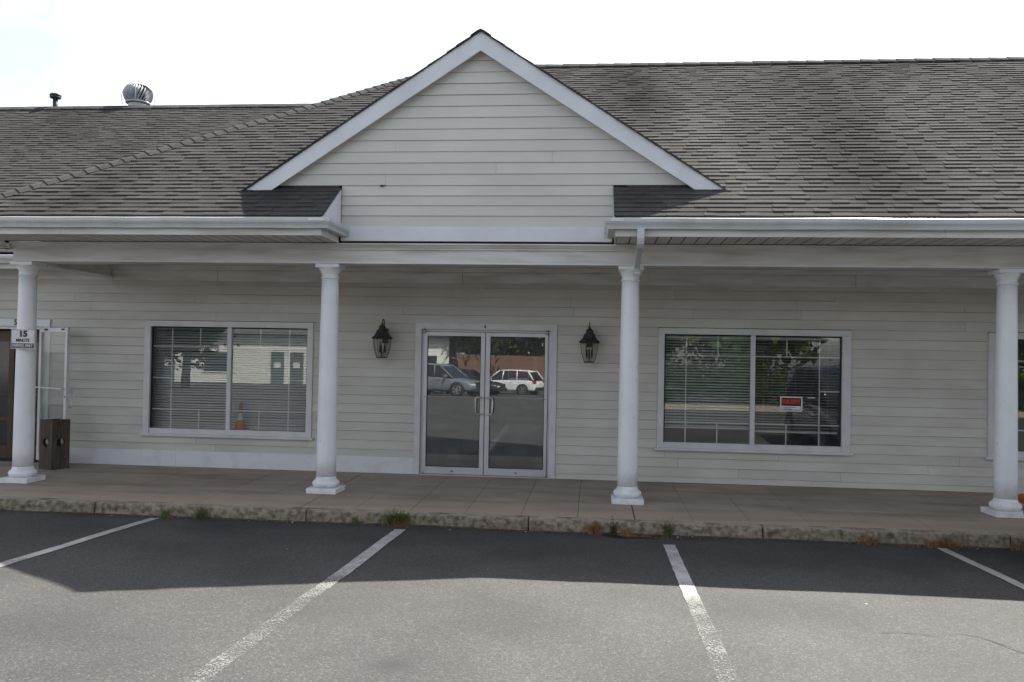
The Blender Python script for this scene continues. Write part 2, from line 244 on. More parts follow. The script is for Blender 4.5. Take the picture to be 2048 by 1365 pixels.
def shingle_mat(name, dark, stains):
    m = mat(name, (.090, .087, .084), (.066, .064, .062), 45, .95, .35, 260, lo=.3, hi=.7, spec=.02)
    N, L, b = nodes(m); base = b.inputs['Base Color'].links[0].from_socket
    at = N.new('ShaderNodeAttribute'); at.attribute_name = 'shade'; oi = N.new('ShaderNodeObjectInfo')
    hs = N.new('ShaderNodeHueSaturation'); L.new(base, hs.inputs['Color']); L.new(at.outputs['Fac'], hs.inputs['Value']); col = hs.outputs['Color']
    geo = N.new('ShaderNodeNewGeometry')
    if stains:
        # algae streaks running down the slope, and paler lichen-washed bands
        for (sc, det, lo, hi, c, k) in ((.55, 5, .50, .72, (.028, .026, .025), .6), (.42, 4, .56, .72, (.105, .100, .086), .5)):
            mp = N.new('ShaderNodeMapping'); mp.inputs['Scale'].default_value = (1, .42, .42); mp.inputs['Location'].default_value = (sc*30, 3, 0); L.new(geo.outputs['Position'], mp.inputs['Vector'])
            n = N.new('ShaderNodeTexNoise'); n.inputs['Scale'].default_value = sc; n.inputs['Detail'].default_value = det; L.new(mp.outputs['Vector'], n.inputs['Vector'])
            mr = N.new('ShaderNodeMapRange'); mr.inputs['From Min'].default_value = lo; mr.inputs['From Max'].default_value = hi; mr.inputs['To Max'].default_value = k; L.new(n.outputs['Fac'], mr.inputs['Value'])
            mx = N.new('ShaderNodeMix'); mx.data_type = 'RGBA'; mx.inputs['B'].default_value = (*c, 1); L.new(mr.outputs['Result'], mx.inputs['Factor']); L.new(col, mx.inputs['A']); col = mx.outputs['Result']
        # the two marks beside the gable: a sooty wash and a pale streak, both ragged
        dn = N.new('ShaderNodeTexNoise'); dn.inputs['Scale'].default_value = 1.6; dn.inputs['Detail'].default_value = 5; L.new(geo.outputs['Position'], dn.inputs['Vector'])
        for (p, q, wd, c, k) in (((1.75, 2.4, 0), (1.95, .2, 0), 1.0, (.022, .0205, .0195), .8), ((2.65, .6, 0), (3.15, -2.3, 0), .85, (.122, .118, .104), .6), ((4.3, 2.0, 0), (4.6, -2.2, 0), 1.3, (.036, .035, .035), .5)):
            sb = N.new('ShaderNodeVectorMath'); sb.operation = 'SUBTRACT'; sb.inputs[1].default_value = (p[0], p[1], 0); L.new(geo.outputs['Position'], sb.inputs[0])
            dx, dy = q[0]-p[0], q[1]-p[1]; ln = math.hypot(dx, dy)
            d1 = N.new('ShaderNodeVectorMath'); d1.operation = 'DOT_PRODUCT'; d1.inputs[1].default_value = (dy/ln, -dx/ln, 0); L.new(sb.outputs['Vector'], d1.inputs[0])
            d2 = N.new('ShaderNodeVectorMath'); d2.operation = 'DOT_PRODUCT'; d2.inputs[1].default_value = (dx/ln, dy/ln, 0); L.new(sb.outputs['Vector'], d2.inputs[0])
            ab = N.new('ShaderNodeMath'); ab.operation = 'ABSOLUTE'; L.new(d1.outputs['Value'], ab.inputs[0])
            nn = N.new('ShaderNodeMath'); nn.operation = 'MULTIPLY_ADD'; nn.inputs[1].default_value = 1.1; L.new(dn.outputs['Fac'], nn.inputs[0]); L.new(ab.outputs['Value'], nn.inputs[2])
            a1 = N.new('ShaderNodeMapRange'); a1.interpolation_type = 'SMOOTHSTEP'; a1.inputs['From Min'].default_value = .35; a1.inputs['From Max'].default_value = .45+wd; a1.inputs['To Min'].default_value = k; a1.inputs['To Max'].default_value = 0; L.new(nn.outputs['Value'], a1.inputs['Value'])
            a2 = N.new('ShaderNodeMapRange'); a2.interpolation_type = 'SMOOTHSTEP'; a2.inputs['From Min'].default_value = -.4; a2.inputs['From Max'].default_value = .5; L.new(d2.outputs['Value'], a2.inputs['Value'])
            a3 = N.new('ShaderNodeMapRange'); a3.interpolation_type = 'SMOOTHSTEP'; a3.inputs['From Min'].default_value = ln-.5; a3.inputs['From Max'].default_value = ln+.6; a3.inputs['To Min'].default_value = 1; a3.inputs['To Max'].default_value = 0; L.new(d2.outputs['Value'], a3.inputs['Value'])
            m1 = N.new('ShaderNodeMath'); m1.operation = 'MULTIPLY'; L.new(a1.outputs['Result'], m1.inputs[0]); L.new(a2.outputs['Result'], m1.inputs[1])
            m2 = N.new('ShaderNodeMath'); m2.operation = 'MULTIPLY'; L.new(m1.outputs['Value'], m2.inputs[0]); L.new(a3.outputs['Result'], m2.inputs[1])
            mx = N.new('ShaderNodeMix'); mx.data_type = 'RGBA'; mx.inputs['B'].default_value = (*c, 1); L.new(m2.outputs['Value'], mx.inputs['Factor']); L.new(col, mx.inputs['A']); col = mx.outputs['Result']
    L.new(col, b.inputs['Base Color'])
shingle_mat('shingle', False, True)
M = MATS

# ------------------------------------------------------------------ mesh helpers
class MB:
    def __init__(s): s.v = []; s.f = []; s.sm = []; s.mi = []; s.cur = 0
    def add(s, vs, fs, smooth=False):
        o = len(s.v); s.v += [tuple(p) for p in vs]; s.f += [tuple(i+o for i in f) for f in fs]; s.sm += [smooth]*len(fs); s.mi += [s.cur]*len(fs); return s
    def box(s, x0, x1, y0, y1, z0, z1):
        return s.add([(x0,y0,z0),(x1,y0,z0),(x1,y1,z0),(x0,y1,z0),(x0,y0,z1),(x1,y0,z1),(x1,y1,z1),(x0,y1,z1)],
                     [(0,3,2,1),(4,5,6,7),(0,1,5,4),(1,2,6,5),(2,3,7,6),(3,0,4,7)])
    def obox(s, c, ax, ay, az):   # oriented box: centre and half-axis vectors
        c, ax, ay, az = map(Vector, (c, ax, ay, az))
        P = [c+sx*ax+sy*ay+sz*az for sz in (-1,1) for sx, sy in ((-1,-1),(1,-1),(1,1),(-1,1))]
        return s.add(P, [(0,3,2,1),(4,5,6,7),(0,1,5,4),(1,2,6,5),(2,3,7,6),(3,0,4,7)])
    def prism(s, prof, x0, x1, axis='x', caps=True):  # prof: (a,b) loop; extruded along axis
        n = len(prof)
        def P(a, b, t): return {'x': (t,a,b), 'y': (a,t,b), 'z': (a,b,t)}[axis]
        V = [P(a,b,x0) for a,b in prof]+[P(a,b,x1) for a,b in prof]
        F = [(i,(i+1)%n,n+(i+1)%n,n+i) for i in range(n)]
        if caps: F += [tuple(range(n))[::-1], tuple(range(n,2*n))]
        return s.add(V, F)
    def lathe(s, prof, c=(0,0,0), n=32, smooth=True, cap=True, phase=0., axis='z'):
        V = []; F = []; k = len(prof)
        for r, z in prof:
            for i in range(n):
                a = 2*math.pi*i/n+phase
                p = (r*math.cos(a), r*math.sin(a), z)
                if axis == 'y': p = (p[0], p[2], p[1])
                V.append((c[0]+p[0], c[1]+p[1], c[2]+p[2]))
        for j in range(k-1):
            for i in range(n): F.append((j*n+i, j*n+(i+1)%n, (j+1)*n+(i+1)%n, (j+1)*n+i))
        s.add(V, F, smooth)
        if cap:
            o = len(s.v)-len(V); s.f += [tuple(o+i for i in range(n))[::-1], tuple(o+(k-1)*n+i for i in range(n))]; s.sm += [False]*2; s.mi += [s.cur]*2
        return s
    def tube(s, pts, rad, n=8, cap=True):
        pts = [Vector(p) for p in pts]; rs = rad if isinstance(rad, (list, tuple)) else [rad]*len(pts)
        V = []; F = []; prev = None
        for i, p in enumerate(pts):
            t = (pts[min(i+1,len(pts)-1)]-pts[max(i-1,0)]).normalized()
            ref = prev if prev is not None else (Vector((0,0,1)) if abs(t.z) < .9 else Vector((1,0,0)))
            a = (ref-ref.dot(t)*t).normalized(); b = t.cross(a); prev = a
            for k in range(n):
                an = 2*math.pi*k/n; V.append(p+rs[i]*(math.cos(an)*a+math.sin(an)*b))
        for i in range(len(pts)-1):
            for k in range(n): F.append((i*n+k, i*n+(k+1)%n, (i+1)*n+(k+1)%n, (i+1)*n+k))
        s.add(V, F, True)
        if cap:
            o = len(s.v)-len(V); s.f += [tuple(o+i for i in range(n))[::-1], tuple(o+(len(pts)-1)*n+i for i in range(n))]; s.sm += [False]*2; s.mi += [s.cur]*2
        return s
    def mesh(s, name, mats):
        me = bpy.data.meshes.new(name); me.from_pydata(s.v, [], s.f); me.polygons.foreach_set('use_smooth', s.sm)
        for m in (mats if isinstance(mats, (list, tuple)) else [mats]): me.materials.append(M[m] if isinstance(m, str) else m)
        me.polygons.foreach_set('material_index', s.mi); me.update(); return me
    def build(s, name, mats, parent=None, bevel=0., **tags):
        return obj(name, s.mesh(name, mats), parent, bevel, **tags)
def obj(name, data, parent=None, bevel=0., loc=None, **tags):
    o = bpy.data.objects.new(name, data); C.objects.link(o)
    if loc: o.location = loc
    if parent is not None:
        o.parent = parent
        if parent.get('base'): o.matrix_parent_inverse = Matrix.Translation([-x for x in parent['base']])
    if bevel:
        md = o.modifiers.new('bevel', 'BEVEL'); md.width = bevel; md.segments = 2; md.limit_method = 'ANGLE'; md.angle_limit = R(40)
    for k, v in tags.items(): o[k] = v
    return o
def thing(name, label, category, base, group=None):
    e = bpy.data.objects.new(name, None); C.objects.link(e); e.location = base; e.empty_display_size = .1
    e['base'] = list(base); e['label'] = label; e['category'] = category
    if group: e['group'] = group
    return e
def recalc(o):
    bm = bmesh.new(); bm.from_mesh(o.data); bmesh.ops.recalc_face_normals(bm, faces=bm.faces); bm.to_mesh(o.data); bm.free(); return o
def text_mesh(txt, size, offset=0., extrude=.002, sx=1.):
    cu = bpy.data.curves.new('lettering', 'FONT'); cu.body = txt; cu.size = size; cu.offset = offset; cu.extrude = extrude; cu.align_x = 'CENTER'; cu.align_y = 'CENTER'; cu.resolution_u = 4
    t = bpy.data.objects.new('lettering', cu); C.objects.link(t); bpy.context.view_layer.update()
    me = bpy.data.meshes.new_from_object(t.evaluated_get(bpy.context.evaluated_depsgraph_get())); bpy.data.objects.remove(t)
    me.transform(Matrix(((sx,0,0,0),(0,0,-1,0),(0,1,0,0),(0,0,0,1)))); return me      # stands up, faces -Y
def lettering(txt, size, mat_, parent, loc, offset=0., sx=1., name='lettering'):
    me = text_mesh(txt, size, offset, .0015, sx); me.materials.clear(); me.materials.append(M[mat_]); return obj(name, me, parent, loc=loc)

# ------------------------------------------------------------------ the ground
def lot_z(y):
    if y > -10: return -.172-.0345*(y+2.86)
    pts = ((-10, .0743), (-13, .135), (-16, .12), (-20, .03), (-30, -.35), (-42, -.75), (-60, -.95), (-400, -.95))
    for (a, za), (b, zb) in zip(pts, pts[1:]):
        if y >= b: t = (a-y)/(a-b); return za+(zb-za)*t
    return -.95
def ground():
    xs = [-300,-120,-60,-30,-16,-10]+[-8+.4*i for i in range(23)]+[1.25+.07*i for i in range(14)]+[2.4+.4*i for i in range(20)]+[12,20,40,80,160,300]
    ys = [300,120,40,12,0,-2.55,-2.7,-2.8]+[-2.86-.07*i for i in range(7)]+[-3.5-.3*i for i in range(30)]+[-13-1*i for i in range(18)]+[-34,-38,-42,-50,-60,-100,-160,-300]
    V = []; F = []
    for y in ys:
        for x in xs:
            z = lot_z(y) if y < -2.85 else (-.18 if y > -2.86 and y < -2.5 else -.3)
            if -2.86 >= y > -12 and abs(x) < 9:
                z += .012*noise.noise((x*.7, y*.7, 0))+.004*noise.noise((x*2.5, y*2.5, 3))
            d = math.hypot((x-1.72)/.26, (y+2.98)/.10)         # the hole broken out beside the kerb
            if d < 1.4: z -= .07*max(0, 1-(d/1.4)**2)
            V.append((x, y, z))
    nx = len(xs)
    for j in range(len(ys)-1):
        for i in range(nx-1): F.append((j*nx+i, (j+1)*nx+i, (j+1)*nx+i+1, j*nx+i+1))
    mb = MB(); mb.add(V, F, True); g = mb.build('parking_lot', 'asphalt', kind='structure')
    return g
lot = ground()
def zlot(x, y):
    z = lot_z(y)
    if y > -12 and abs(x) < 9: z += .012*noise.noise((x*.7, y*.7, 0))+.004*noise.noise((x*2.5, y*2.5, 3))
    return z
def parking_lines():
    for lx, y0, y1, w, sk in ((-3.71,-2.98,-8.9,.11,.03), (-.795,-3.16,-8.9,.125,-.02), (2.09,-3.42,-8.9,.12,-.03), (4.95,-2.99,-8.9,.10,.0), (-6.6,-2.98,-8.9,.105,0), (7.85,-2.98,-8.9,.105,0)):
        mb = MB(); n = 60; V = []; F = []
        r2 = random.Random(int(lx*100))
        for i in range(n+1):
            y = y0+(y1-y0)*i/n; xc = lx+sk*i/n; e1 = .007*noise.noise((y*6, lx, 1)); e2 = .007*noise.noise((y*6, lx, 5))
            xa, xb = xc-w/2+e1, xc+w/2+e2
            V += [(xa, y, zlot(xa,y)+.006), (xb, y, zlot(xb,y)+.006)]
            if i: F.append((2*i-2, 2*i-1, 2*i+1, 2*i)[::-1])
        mb.add(V, F); mb.build('painted_line', 'line_paint', lot)
parking_lines()
def asphalt_crack():
    pts = [(3.25,-6.33),(3.42,-6.31),(3.6,-6.36),(3.78,-6.27),(3.9,-6.32),(3.96,-6.45),(4.0,-6.6),(4.08,-6.72),(4.2,-6.8),(4.45,-6.86)]
    fine = []
    for a, b in zip(pts, pts[1:]):
        for k in range(4): t = k/4; fine.append((a[0]+(b[0]-a[0])*t+rnd.uniform(-.012,.012), a[1]+(b[1]-a[1])*t+rnd.uniform(-.012,.012)))
    V = []; F = []
    for i, (x, y) in enumerate(fine):
        w = .0035*(.4+rnd.random()); V += [(x-w, y-w, zlot(x,y)+.007), (x+w, y+w, zlot(x,y)+.007)]
        if i: F.append((2*i-2, 2*i-1, 2*i+1, 2*i))
    mb = MB(); mb.add(V, F); mb.build('crack', 'dark_gap', lot)
asphalt_crack()

def sidewalk():
    root = bpy.data.objects.new('sidewalk', None); C.objects.link(root); root['kind'] = 'structure'
    MB().box(-16, 16, -2.70, .2, -.29, -.075).build('bed', 'dark_gap', root)
    xs = [-2.08+.642*i for i in range(-20, 21)]
    rows = [(.0, -.88), (-.88, -1.75), (-1.75, -2.715)]
    for i in range(len(xs)-1):
        for j, (ya, yb) in enumerate(rows):
            gx0 = .006 if abs(xs[i]+2.08) < .01 or abs(xs[i]-1.772) < .01 else .0018
            gx1 = .006 if abs(xs[i+1]+2.08) < .01 or abs(xs[i+1]-1.772) < .01 else .0018
            x0, x1 = xs[i]+gx0, xs[i+1]-gx1; y1, y0 = ya-.0018, yb+.0018
            t = rnd.uniform(-.0015, .0015)
            z = lambda y: .01*y+t
            mb = MB(); mb.add([(x0,y0,-.2),(x1,y0,-.2),(x1,y1,-.2),(x0,y1,-.2),(x0,y0,z(y0)),(x1,y0,z(y0)),(x1,y1,z(y1)),(x0,y1,z(y1))],
                              [(0,3,2,1),(4,5,6,7),(0,1,5,4),(1,2,6,5),(2,3,7,6),(3,0,4,7)])
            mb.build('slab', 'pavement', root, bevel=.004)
    root = bpy.data.objects.new('kerb', None); C.objects.link(root); root['kind'] = 'structure'
    xs = [.59+2.555*i for i in range(-6, 7)]
    for k in range(len(xs)-1):
        x0, x1 = xs[k]+.008, xs[k+1]-.008
        n = 64; V = []; F = []
        prof = [(-2.72, -.031), (-2.80, -.031), (-2.845, -.034), (-2.862, -.050), (-2.868, -.085), (-2.872, -.13), (-2.875, -.20)]
        for i in range(n+1):
            x = x0+(x1-x0)*i/n
            for q, (y, z) in enumerate(prof):
                rough = noise.noise((x*9, z*16, k*3.1)); big = noise.noise((x*2.2, z*5, 7+k)); fine = noise.noise((x*26, z*40, k))
                ero = (.014*rough+.012*big+.008*fine) if q >= 3 else 0
                chip = max(0, noise.noise((x*4, 1, k*2.))-.3)*.07 if 2 <= q <= 4 else 0
                V.append((x, y+ero+chip, z-(chip*.7 if q < 4 else 0)+(.003*noise.noise((x*5, y*9, 0)) if q < 3 else 0)))
        m = len(prof)
        for i in range(n):
            for q in range(m-1): F.append((i*m+q, i*m+q+1, (i+1)*m+q+1, (i+1)*m+q))
        F += [tuple(range(m))[::-1], tuple(n*m+q for q in range(m))]
        mb = MB(); mb.add(V, F, False); mb.mi = [1 if (i < n*(m-1) and i % (m-1) >= 2) else 0 for i in range(len(F))]
        mb.build('kerb_segment', ['kerb_concrete', 'kerb_worn'], root)
sidewalk()

# ------------------------------------------------------------------ the building
bld = thing('storefront_building', 'long single storey cream clapboard storefront with white columns, front gable and grey shingle roof', 'building', (0, 0, 0))
def part(name): 
    e = bpy.data.objects.new(name, None); C.objects.link(e); e.parent = bld; return e
XL, XR = -16.0, 14.0
D4 = (-1.342, .747, 0, 2.235)
WL = (-5.537, -2.896, .4986, 2.213); WR = (2.20, 4.88, .4986, 2.213); WR2 = (6.714, 9.394, .4986, 2.213); D5 = (-9.15, -7.068, 0, 2.20)
HOLES = [D4, WL, WR, WR2, D5]
INNER = [(-1.25,.65,0,2.14), (-5.445,-2.98,.555,2.13), (2.285,4.763,.555,2.13), (6.80,9.31,.555,2.13), (-9.05,-7.16,0,2.09)]
def walls():
    xs = sorted({XL, XR, *[h[0] for h in INNER], *[h[1] for h in INNER]}); zs = sorted({-.15, 3.1, 0, *[h[2] for h in INNER], *[h[3] for h in INNER]})
    mb = MB()
    for a, b in zip(xs, xs[1:]):
        for c, d in zip(zs, zs[1:]):
            cx, cz = (a+b)/2, (c+d)/2
            if any(h[0] < cx < h[1] and h[2] < cz < h[3] for h in INNER): continue
            mb.box(a, b, .022, .16, c, d)
    wall = mb.build('front_wall', 'dark_gap', bld)
    # clapboards, one object each
    def board(x0, x1, z0, z1, parent, m, yb=0., lip=.013):
        if x1-x0 < .015 or z1-z0 < .012: return
        j = rnd.uniform(-.0012, .0012); jl = lip+rnd.uniform(-.0015, .002); t = z1-.0028
        sk = rnd.uniform(-.001, .001)
        mb = MB(); V = []
        for x, s in ((x0, -1), (x1, 1)):
            V += [(x, yb-jl, z0+j+sk*s), (x, yb+.02, z0+j+sk*s), (x, yb+.02, t), (x, yb-.0005, t)]
        mb.add(V, [(0,4,5,1)[::-1],(0,3,7,4)[::-1],(3,2,6,7)[::-1],(1,5,6,2)[::-1],(0,1,2,3),(4,7,6,5)])
        mb.build('board', m, parent)
    z = .353-.1335*3
    courses = []
    while z < 2.83: courses.append((max(z, .004), min(z+.1335, 2.835))); z += .1335
    for z0, z1 in courses:
        segs = [(XL, XR)]; strips = []
        for hx0, hx1, hz0, hz1 in HOLES:
            if z1 <= hz0 or z0 >= hz1: continue
            new = []
            for a, b in segs:
                if hx0 > a and hx1 < b: new += [(a, hx0-.002), (hx1+.002, b)]
                else: new.append((a, b))
            segs = new
            if z0 < hz0: strips.append((hx0-.002, hx1+.002, z0, hz0))
            if z1 > hz1: strips.append((hx0-.002, hx1+.002, hz1, z1))
        for s in strips: board(s[0], s[1], s[2], s[3], wall, 'siding')
        for a, b in segs:
            if b <= -1.34 and z0 < .246:
                if z1 <= .25: continue
                lowz = .246
            else: lowz = z0
            x = a
            while x < b:
                ln = rnd.uniform(1.4, 3.7)
                e = b if b-x-ln < .5 else x+ln
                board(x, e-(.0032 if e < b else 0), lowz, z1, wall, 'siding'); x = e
    for a, b in ((-7.066, -5.0), (-4.997, -1.345)):
        mb = MB().box(a, b, -.022, .02, .004, .246); mb.build('skirt_board', 'skirt', bld, bevel=.002)
    MB().box(XL, -9.153, -.022, .02, .004, .246).build('skirt_board', 'skirt', bld)
    xs = [XL, -9.5, -6.08, -4.4, -.655, 1.9, 4.93, 8.6, XR]
    for a, b in zip(xs, xs[1:]):
        MB().box(a+.003, b-.003, -.026, .02, 2.824, 2.984).build('frieze_board', 'aged_trim', bld, bevel=.002)
        MB().prism([(-.045,2.986),(-.048,2.997),(-.066,3.034),(-.07,3.055),(.02,3.055),(.02,2.986)], a+.001, b-.001).build('ceiling_moulding', 'aged_trim', bld)
    # porch ceiling boards
    ce = part('porch_ceiling'); x = -6.05; me = MB().box(-.073, .073, -1.50, -.06, 3.058, 3.070).mesh('ceiling_board', 'soffit')
    while x < XR: obj('ceiling_board', me, ce, loc=(x, 0, 0)); x += .154
    MB().box(-6.2, XR, -1.52, -.0, 3.0715, 3.09).build('ceiling_deck', 'dark_gap', ce)
walls()

def beam():
    b = part('porch_beam')
    for x0, x1 in ((-6.38, -.58), (-.578, 4.87), (4.872, XR)):
        MB().box(x0, x1, -1.84, -1.52, 2.908, 3.16).build('beam_face', 'aged_trim', b)
    for x0, x1 in ((-6.44, -.53), (-.528, 4.93), (4.932, XR)):
        MB().prism([(-1.8405,3.083),(-1.868,3.083),(-1.870,3.100),(-1.885,3.108),(-1.905,3.135),(-1.925,3.140),(-1.925,3.158),(-1.8405,3.158)], x0, x1).build('crown_moulding', 'aged_trim', b)
    MB().box(-6.37, XR, -1.8435, -1.8402, 2.911, 2.926).build('beam_edge', 'trim', b)
    MB().box(-6.382, -6.10, -1.519, -.03, 2.90, 3.16).build('return_beam', 'aged_trim', b)
    MB().box(-6.386, -6.062, -1.519, -.03, 2.872, 2.899).build('return_beam_trim', 'aged_trim', b)
    # crown carried round the end
    MB().prism([(-6.382,3.083),(-6.41,3.083),(-6.412,3.10),(-6.445,3.135),(-6.465,3.14),(-6.465,3.158),(-6.382,3.158)], -1.925, -.05, axis='y').build('crown_return', 'aged_trim', b)
beam()

# columns
def columns():
    for i, cx in enumerate((-6.275, -2.119, 1.724, 6.187, 10.4)):
        e = bpy.data.objects.new('column', None); C.objects.link(e); e.parent = bld; e.location = (cx, -1.68, -.0168)
        def ch(mb, name, bevel=0): o = mb.build(name, 'column_paint', e, bevel=bevel); return o
        zt = 2.908+.0168; rot = rnd.uniform(-.03, .03)
        ch(MB().box(-.195, .195, -.195, .195, .0, .066), 'plinth', .006).rotation_euler.z = rot
        prof = [(.134, .0655)]+[(.134+.040*math.sin(math.pi*k/14)**.8, .067+.098*k/14) for k in range(1, 14)]+[(.134, .166), (.134, .178), (.128, .182), (.126, .205)]
        ch(MB().lathe(prof, n=40), 'base_torus')
        H0, H1 = .205, zt-.185; pr = []
        for k in range(13):
            t = k/12; r = .126-.018*max(0, (t-.15)/.85)**1.35; pr.append((r, H0+(H1-H0)*t))
        ch(MB().lathe(pr, n=40), 'shaft')
        a = zt-.185
        ch(MB().lathe([(.108,a),(.116,a+.002),(.120,a+.010),(.120,a+.014),(.116,a+.022),(.109,a+.024),(.109,a+.062),(.114,a+.066),(.118,a+.074),(.118,a+.080),(.126,a+.094),(.139,a+.115),(.145,a+.130),(.145,a+.136)], n=40), 'capital')
        ch(MB().box(-.154, .154, -.154, .154, a+.136, zt-.001), 'abacus', .004)
columns()

# ---- eaves: fascia, gutters, soffit
P_ = .667
def zr(y): return 3.87+P_*(y+1.93)
EY = -2.66                     # roof edge
LX, RX = -1.935, 1.505         # where the eave stops either side of the gable
HX = 4.15                      # hip: x = y - HX
def gutter_profile(y, sgn=1.):  # K style, (y, z) loop; front towards -y
    return [(a, 3.352-(3.352-z)*.80) for a, z in [(y+.105,3.205),(y+.055,3.200),(y+.040,3.203),(y+.036,3.225),(y+.026,3.252),(y+.010,3.278),(y+.002,3.300),(y,3.345),(y+.010,3.352),(y+.016,3.347),(y+.009,3.342),(y+.009,3.300),(y+.02,3.28),(y+.036,3.256),(y+.046,3.212),(y+.097,3.212),(y+.097,3.345),(y+.105,3.345)]]
def eaves():
    GY = -2.735
    prof = gutter_profile(GY)
    left_x0, right_x1 = -7.0, XR
    def gut(name, V_of):
        n = len(prof); mb = MB(); V = []
        rings = V_of
        for ring in rings: V += ring
        F = []
        for r in range(len(rings)-1):
            for i in range(n): F.append((r*n+i, r*n+(i+1)%n, (r+1)*n+(i+1)%n, (r+1)*n+i))
        F += [tuple(range(n))[::-1], tuple((len(rings)-1)*n+i for i in range(n))]
        mb.add(V, F); return recalc(mb.build(name, 'gutter', bld))
    def mitre(xc, sgn):      # gutter runs along x then turns the corner and returns to the gable; xc = outer face of the return
        return [(xc-sgn*(y-GY), y, z) for y, z in prof]
    lx, rx = -1.80, 1.385
    # left run: from off-frame to mitre, then return
    segs = 24
    gut('gutter', [[(left_x0+(lx-.2-left_x0)*k/segs, y, z+.002*math.sin(k*1.3)) for y, z in prof] for k in range(segs+1)]+[mitre(lx, 1)]+[[(lx-(y-GY), -1.955, z) for y, z in prof]])
    gut('gutter', [[(rx+(y-GY), -1.955, z) for y, z in prof]]+[mitre(rx, -1)]+[[(rx+.2+(right_x1-rx-.2)*k/segs, y, z+.002*math.sin(k*1.7)) for y, z in prof] for k in range(segs+1)])
    for x, s in ((lx, 1), (rx, -1)):   # plates at corners: end cap against the gable and the lapped corner piece
        MB().box(min(x, x-s*.108), max(x, x-s*.108), -1.956, -1.951, 3.23, 3.352).build('gutter_end_cap', 'gutter', bld)
    MB().box(-2.06, -1.87, GY-.0045, GY-.0015, 3.312, 3.344).build('gutter_seam_strip', 'trim', bld)
    MB().box(1.46, 1.60, GY-.0045, GY-.0015, 3.312, 3.344).build('gutter_seam_strip', 'trim', bld)
    # fascia boards
    for a, b in ((-6.85, -5.2), (-5.198, LX), (RX, 5.1), (5.102, XR)):
        MB().box(a, b, -2.628, -2.60, 3.155, 3.365).build('fascia', 'aged_trim', bld, bevel=.002)
    for a, b in ((LX-.02, LX-.0005), (RX+.0005, RX+.02)):
        MB().box(a, b, -2.599, -1.95, 3.155, 3.232).build('fascia_return', 'aged_trim', bld)
    # raking end boards of the eave ends
    for x, s in ((LX, 1), (RX, -1)):
        x0, x1 = (x+.0005, x+.02) if s > 0 else (x-.02, x-.0005)
        mb = MB(); V = []
        for xx in (x0, x1):
            V += [(xx, EY+.012, 3.2335), (xx, EY+.012, zr(EY)-.012), (xx, -1.945, zr(-1.945)-.03), (xx, -1.945, 3.2335)]
        mb.add(V, [(0,1,2,3),(4,7,6,5),(0,4,5,1),(1,5,6,2),(2,6,7,3),(3,7,4,0)]); recalc(mb.build('eave_end_board', 'trim', bld))
    # soffit planks, each its own
    so = part('soffit'); me = MB().box(-.0715, .0715, -2.599, -1.90, 3.1680, 3.1692).mesh('soffit_board', 'soffit')
    x = LX-.10
    while x > -6.75: obj('soffit_board', me, so, loc=(x, 0, rnd.uniform(-.0003, .0003))); x -= .157
    x = RX+.10
    while x < XR: obj('soffit_board', me, so, loc=(x, 0, rnd.uniform(-.0003, .0003))); x += .157
    MB().box(-6.8, LX-.022, -2.598, -1.845, 3.1700, 3.19).build('soffit_backing', 'dark_gap', so)
    MB().box(RX+.022, XR, -2.598, -1.845, 3.1700, 3.19).build('soffit_backing', 'dark_gap', so)
    # end of the porch: fascia, soffit and gutter along the hip end
    MB().box(-6.86, -6.852, -2.6, -.2, 3.143, 3.36).build('fascia', 'aged_trim', bld)
    MB().box(-6.85, -6.47, -1.90, -.1, 3.160, 3.172).build('soffit_end_panel', 'soffit', bld)
    # downspout: elbow out of the gutter, back under the soffit to the beam, down behind the capital
    ds = part('downspout')
    def strip(pts, w, d, name):
        V = []; F = []
        for i, p in enumerate(pts):
            p = Vector(p); t = (Vector(pts[min(i+1,len(pts)-1)])-Vector(pts[max(i-1,0)])).normalized(); side = Vector((1,0,0)); nrm = t.cross(side).normalized()
            for a, b in ((-1,-1),(1,-1),(1,1),(-1,1)): V.append(p+side*w*a*.5+nrm*d*b*.5)
        for i in range(len(pts)-1):
            for k in range(4): F.append((i*4+k, i*4+(k+1)%4, (i+1)*4+(k+1)%4, (i+1)*4+k))
        F += [(0,1,2,3),tuple((len(pts)-1)*4+k for k in range(4))]
        mb = MB(); mb.add(V, F); return recalc(mb.build(name, 'gutter', ds, bevel=.006))
    strip([(1.79,-2.685,3.235),(1.79,-2.685,3.13),(1.79,-2.665,3.085),(1.79,-2.61,3.045)], .080, .062, 'elbow')
    strip([(1.79,-2.63,3.06),(1.79,-2.3,2.99),(1.79,-1.96,2.905)], .070, .052, 'offset_pipe')
    strip([(1.79,-2.0,2.915),(1.79,-1.93,2.885),(1.79,-1.895,2.83),(1.79,-1.895,2.795)], .074, .056, 'elbow')
eaves()

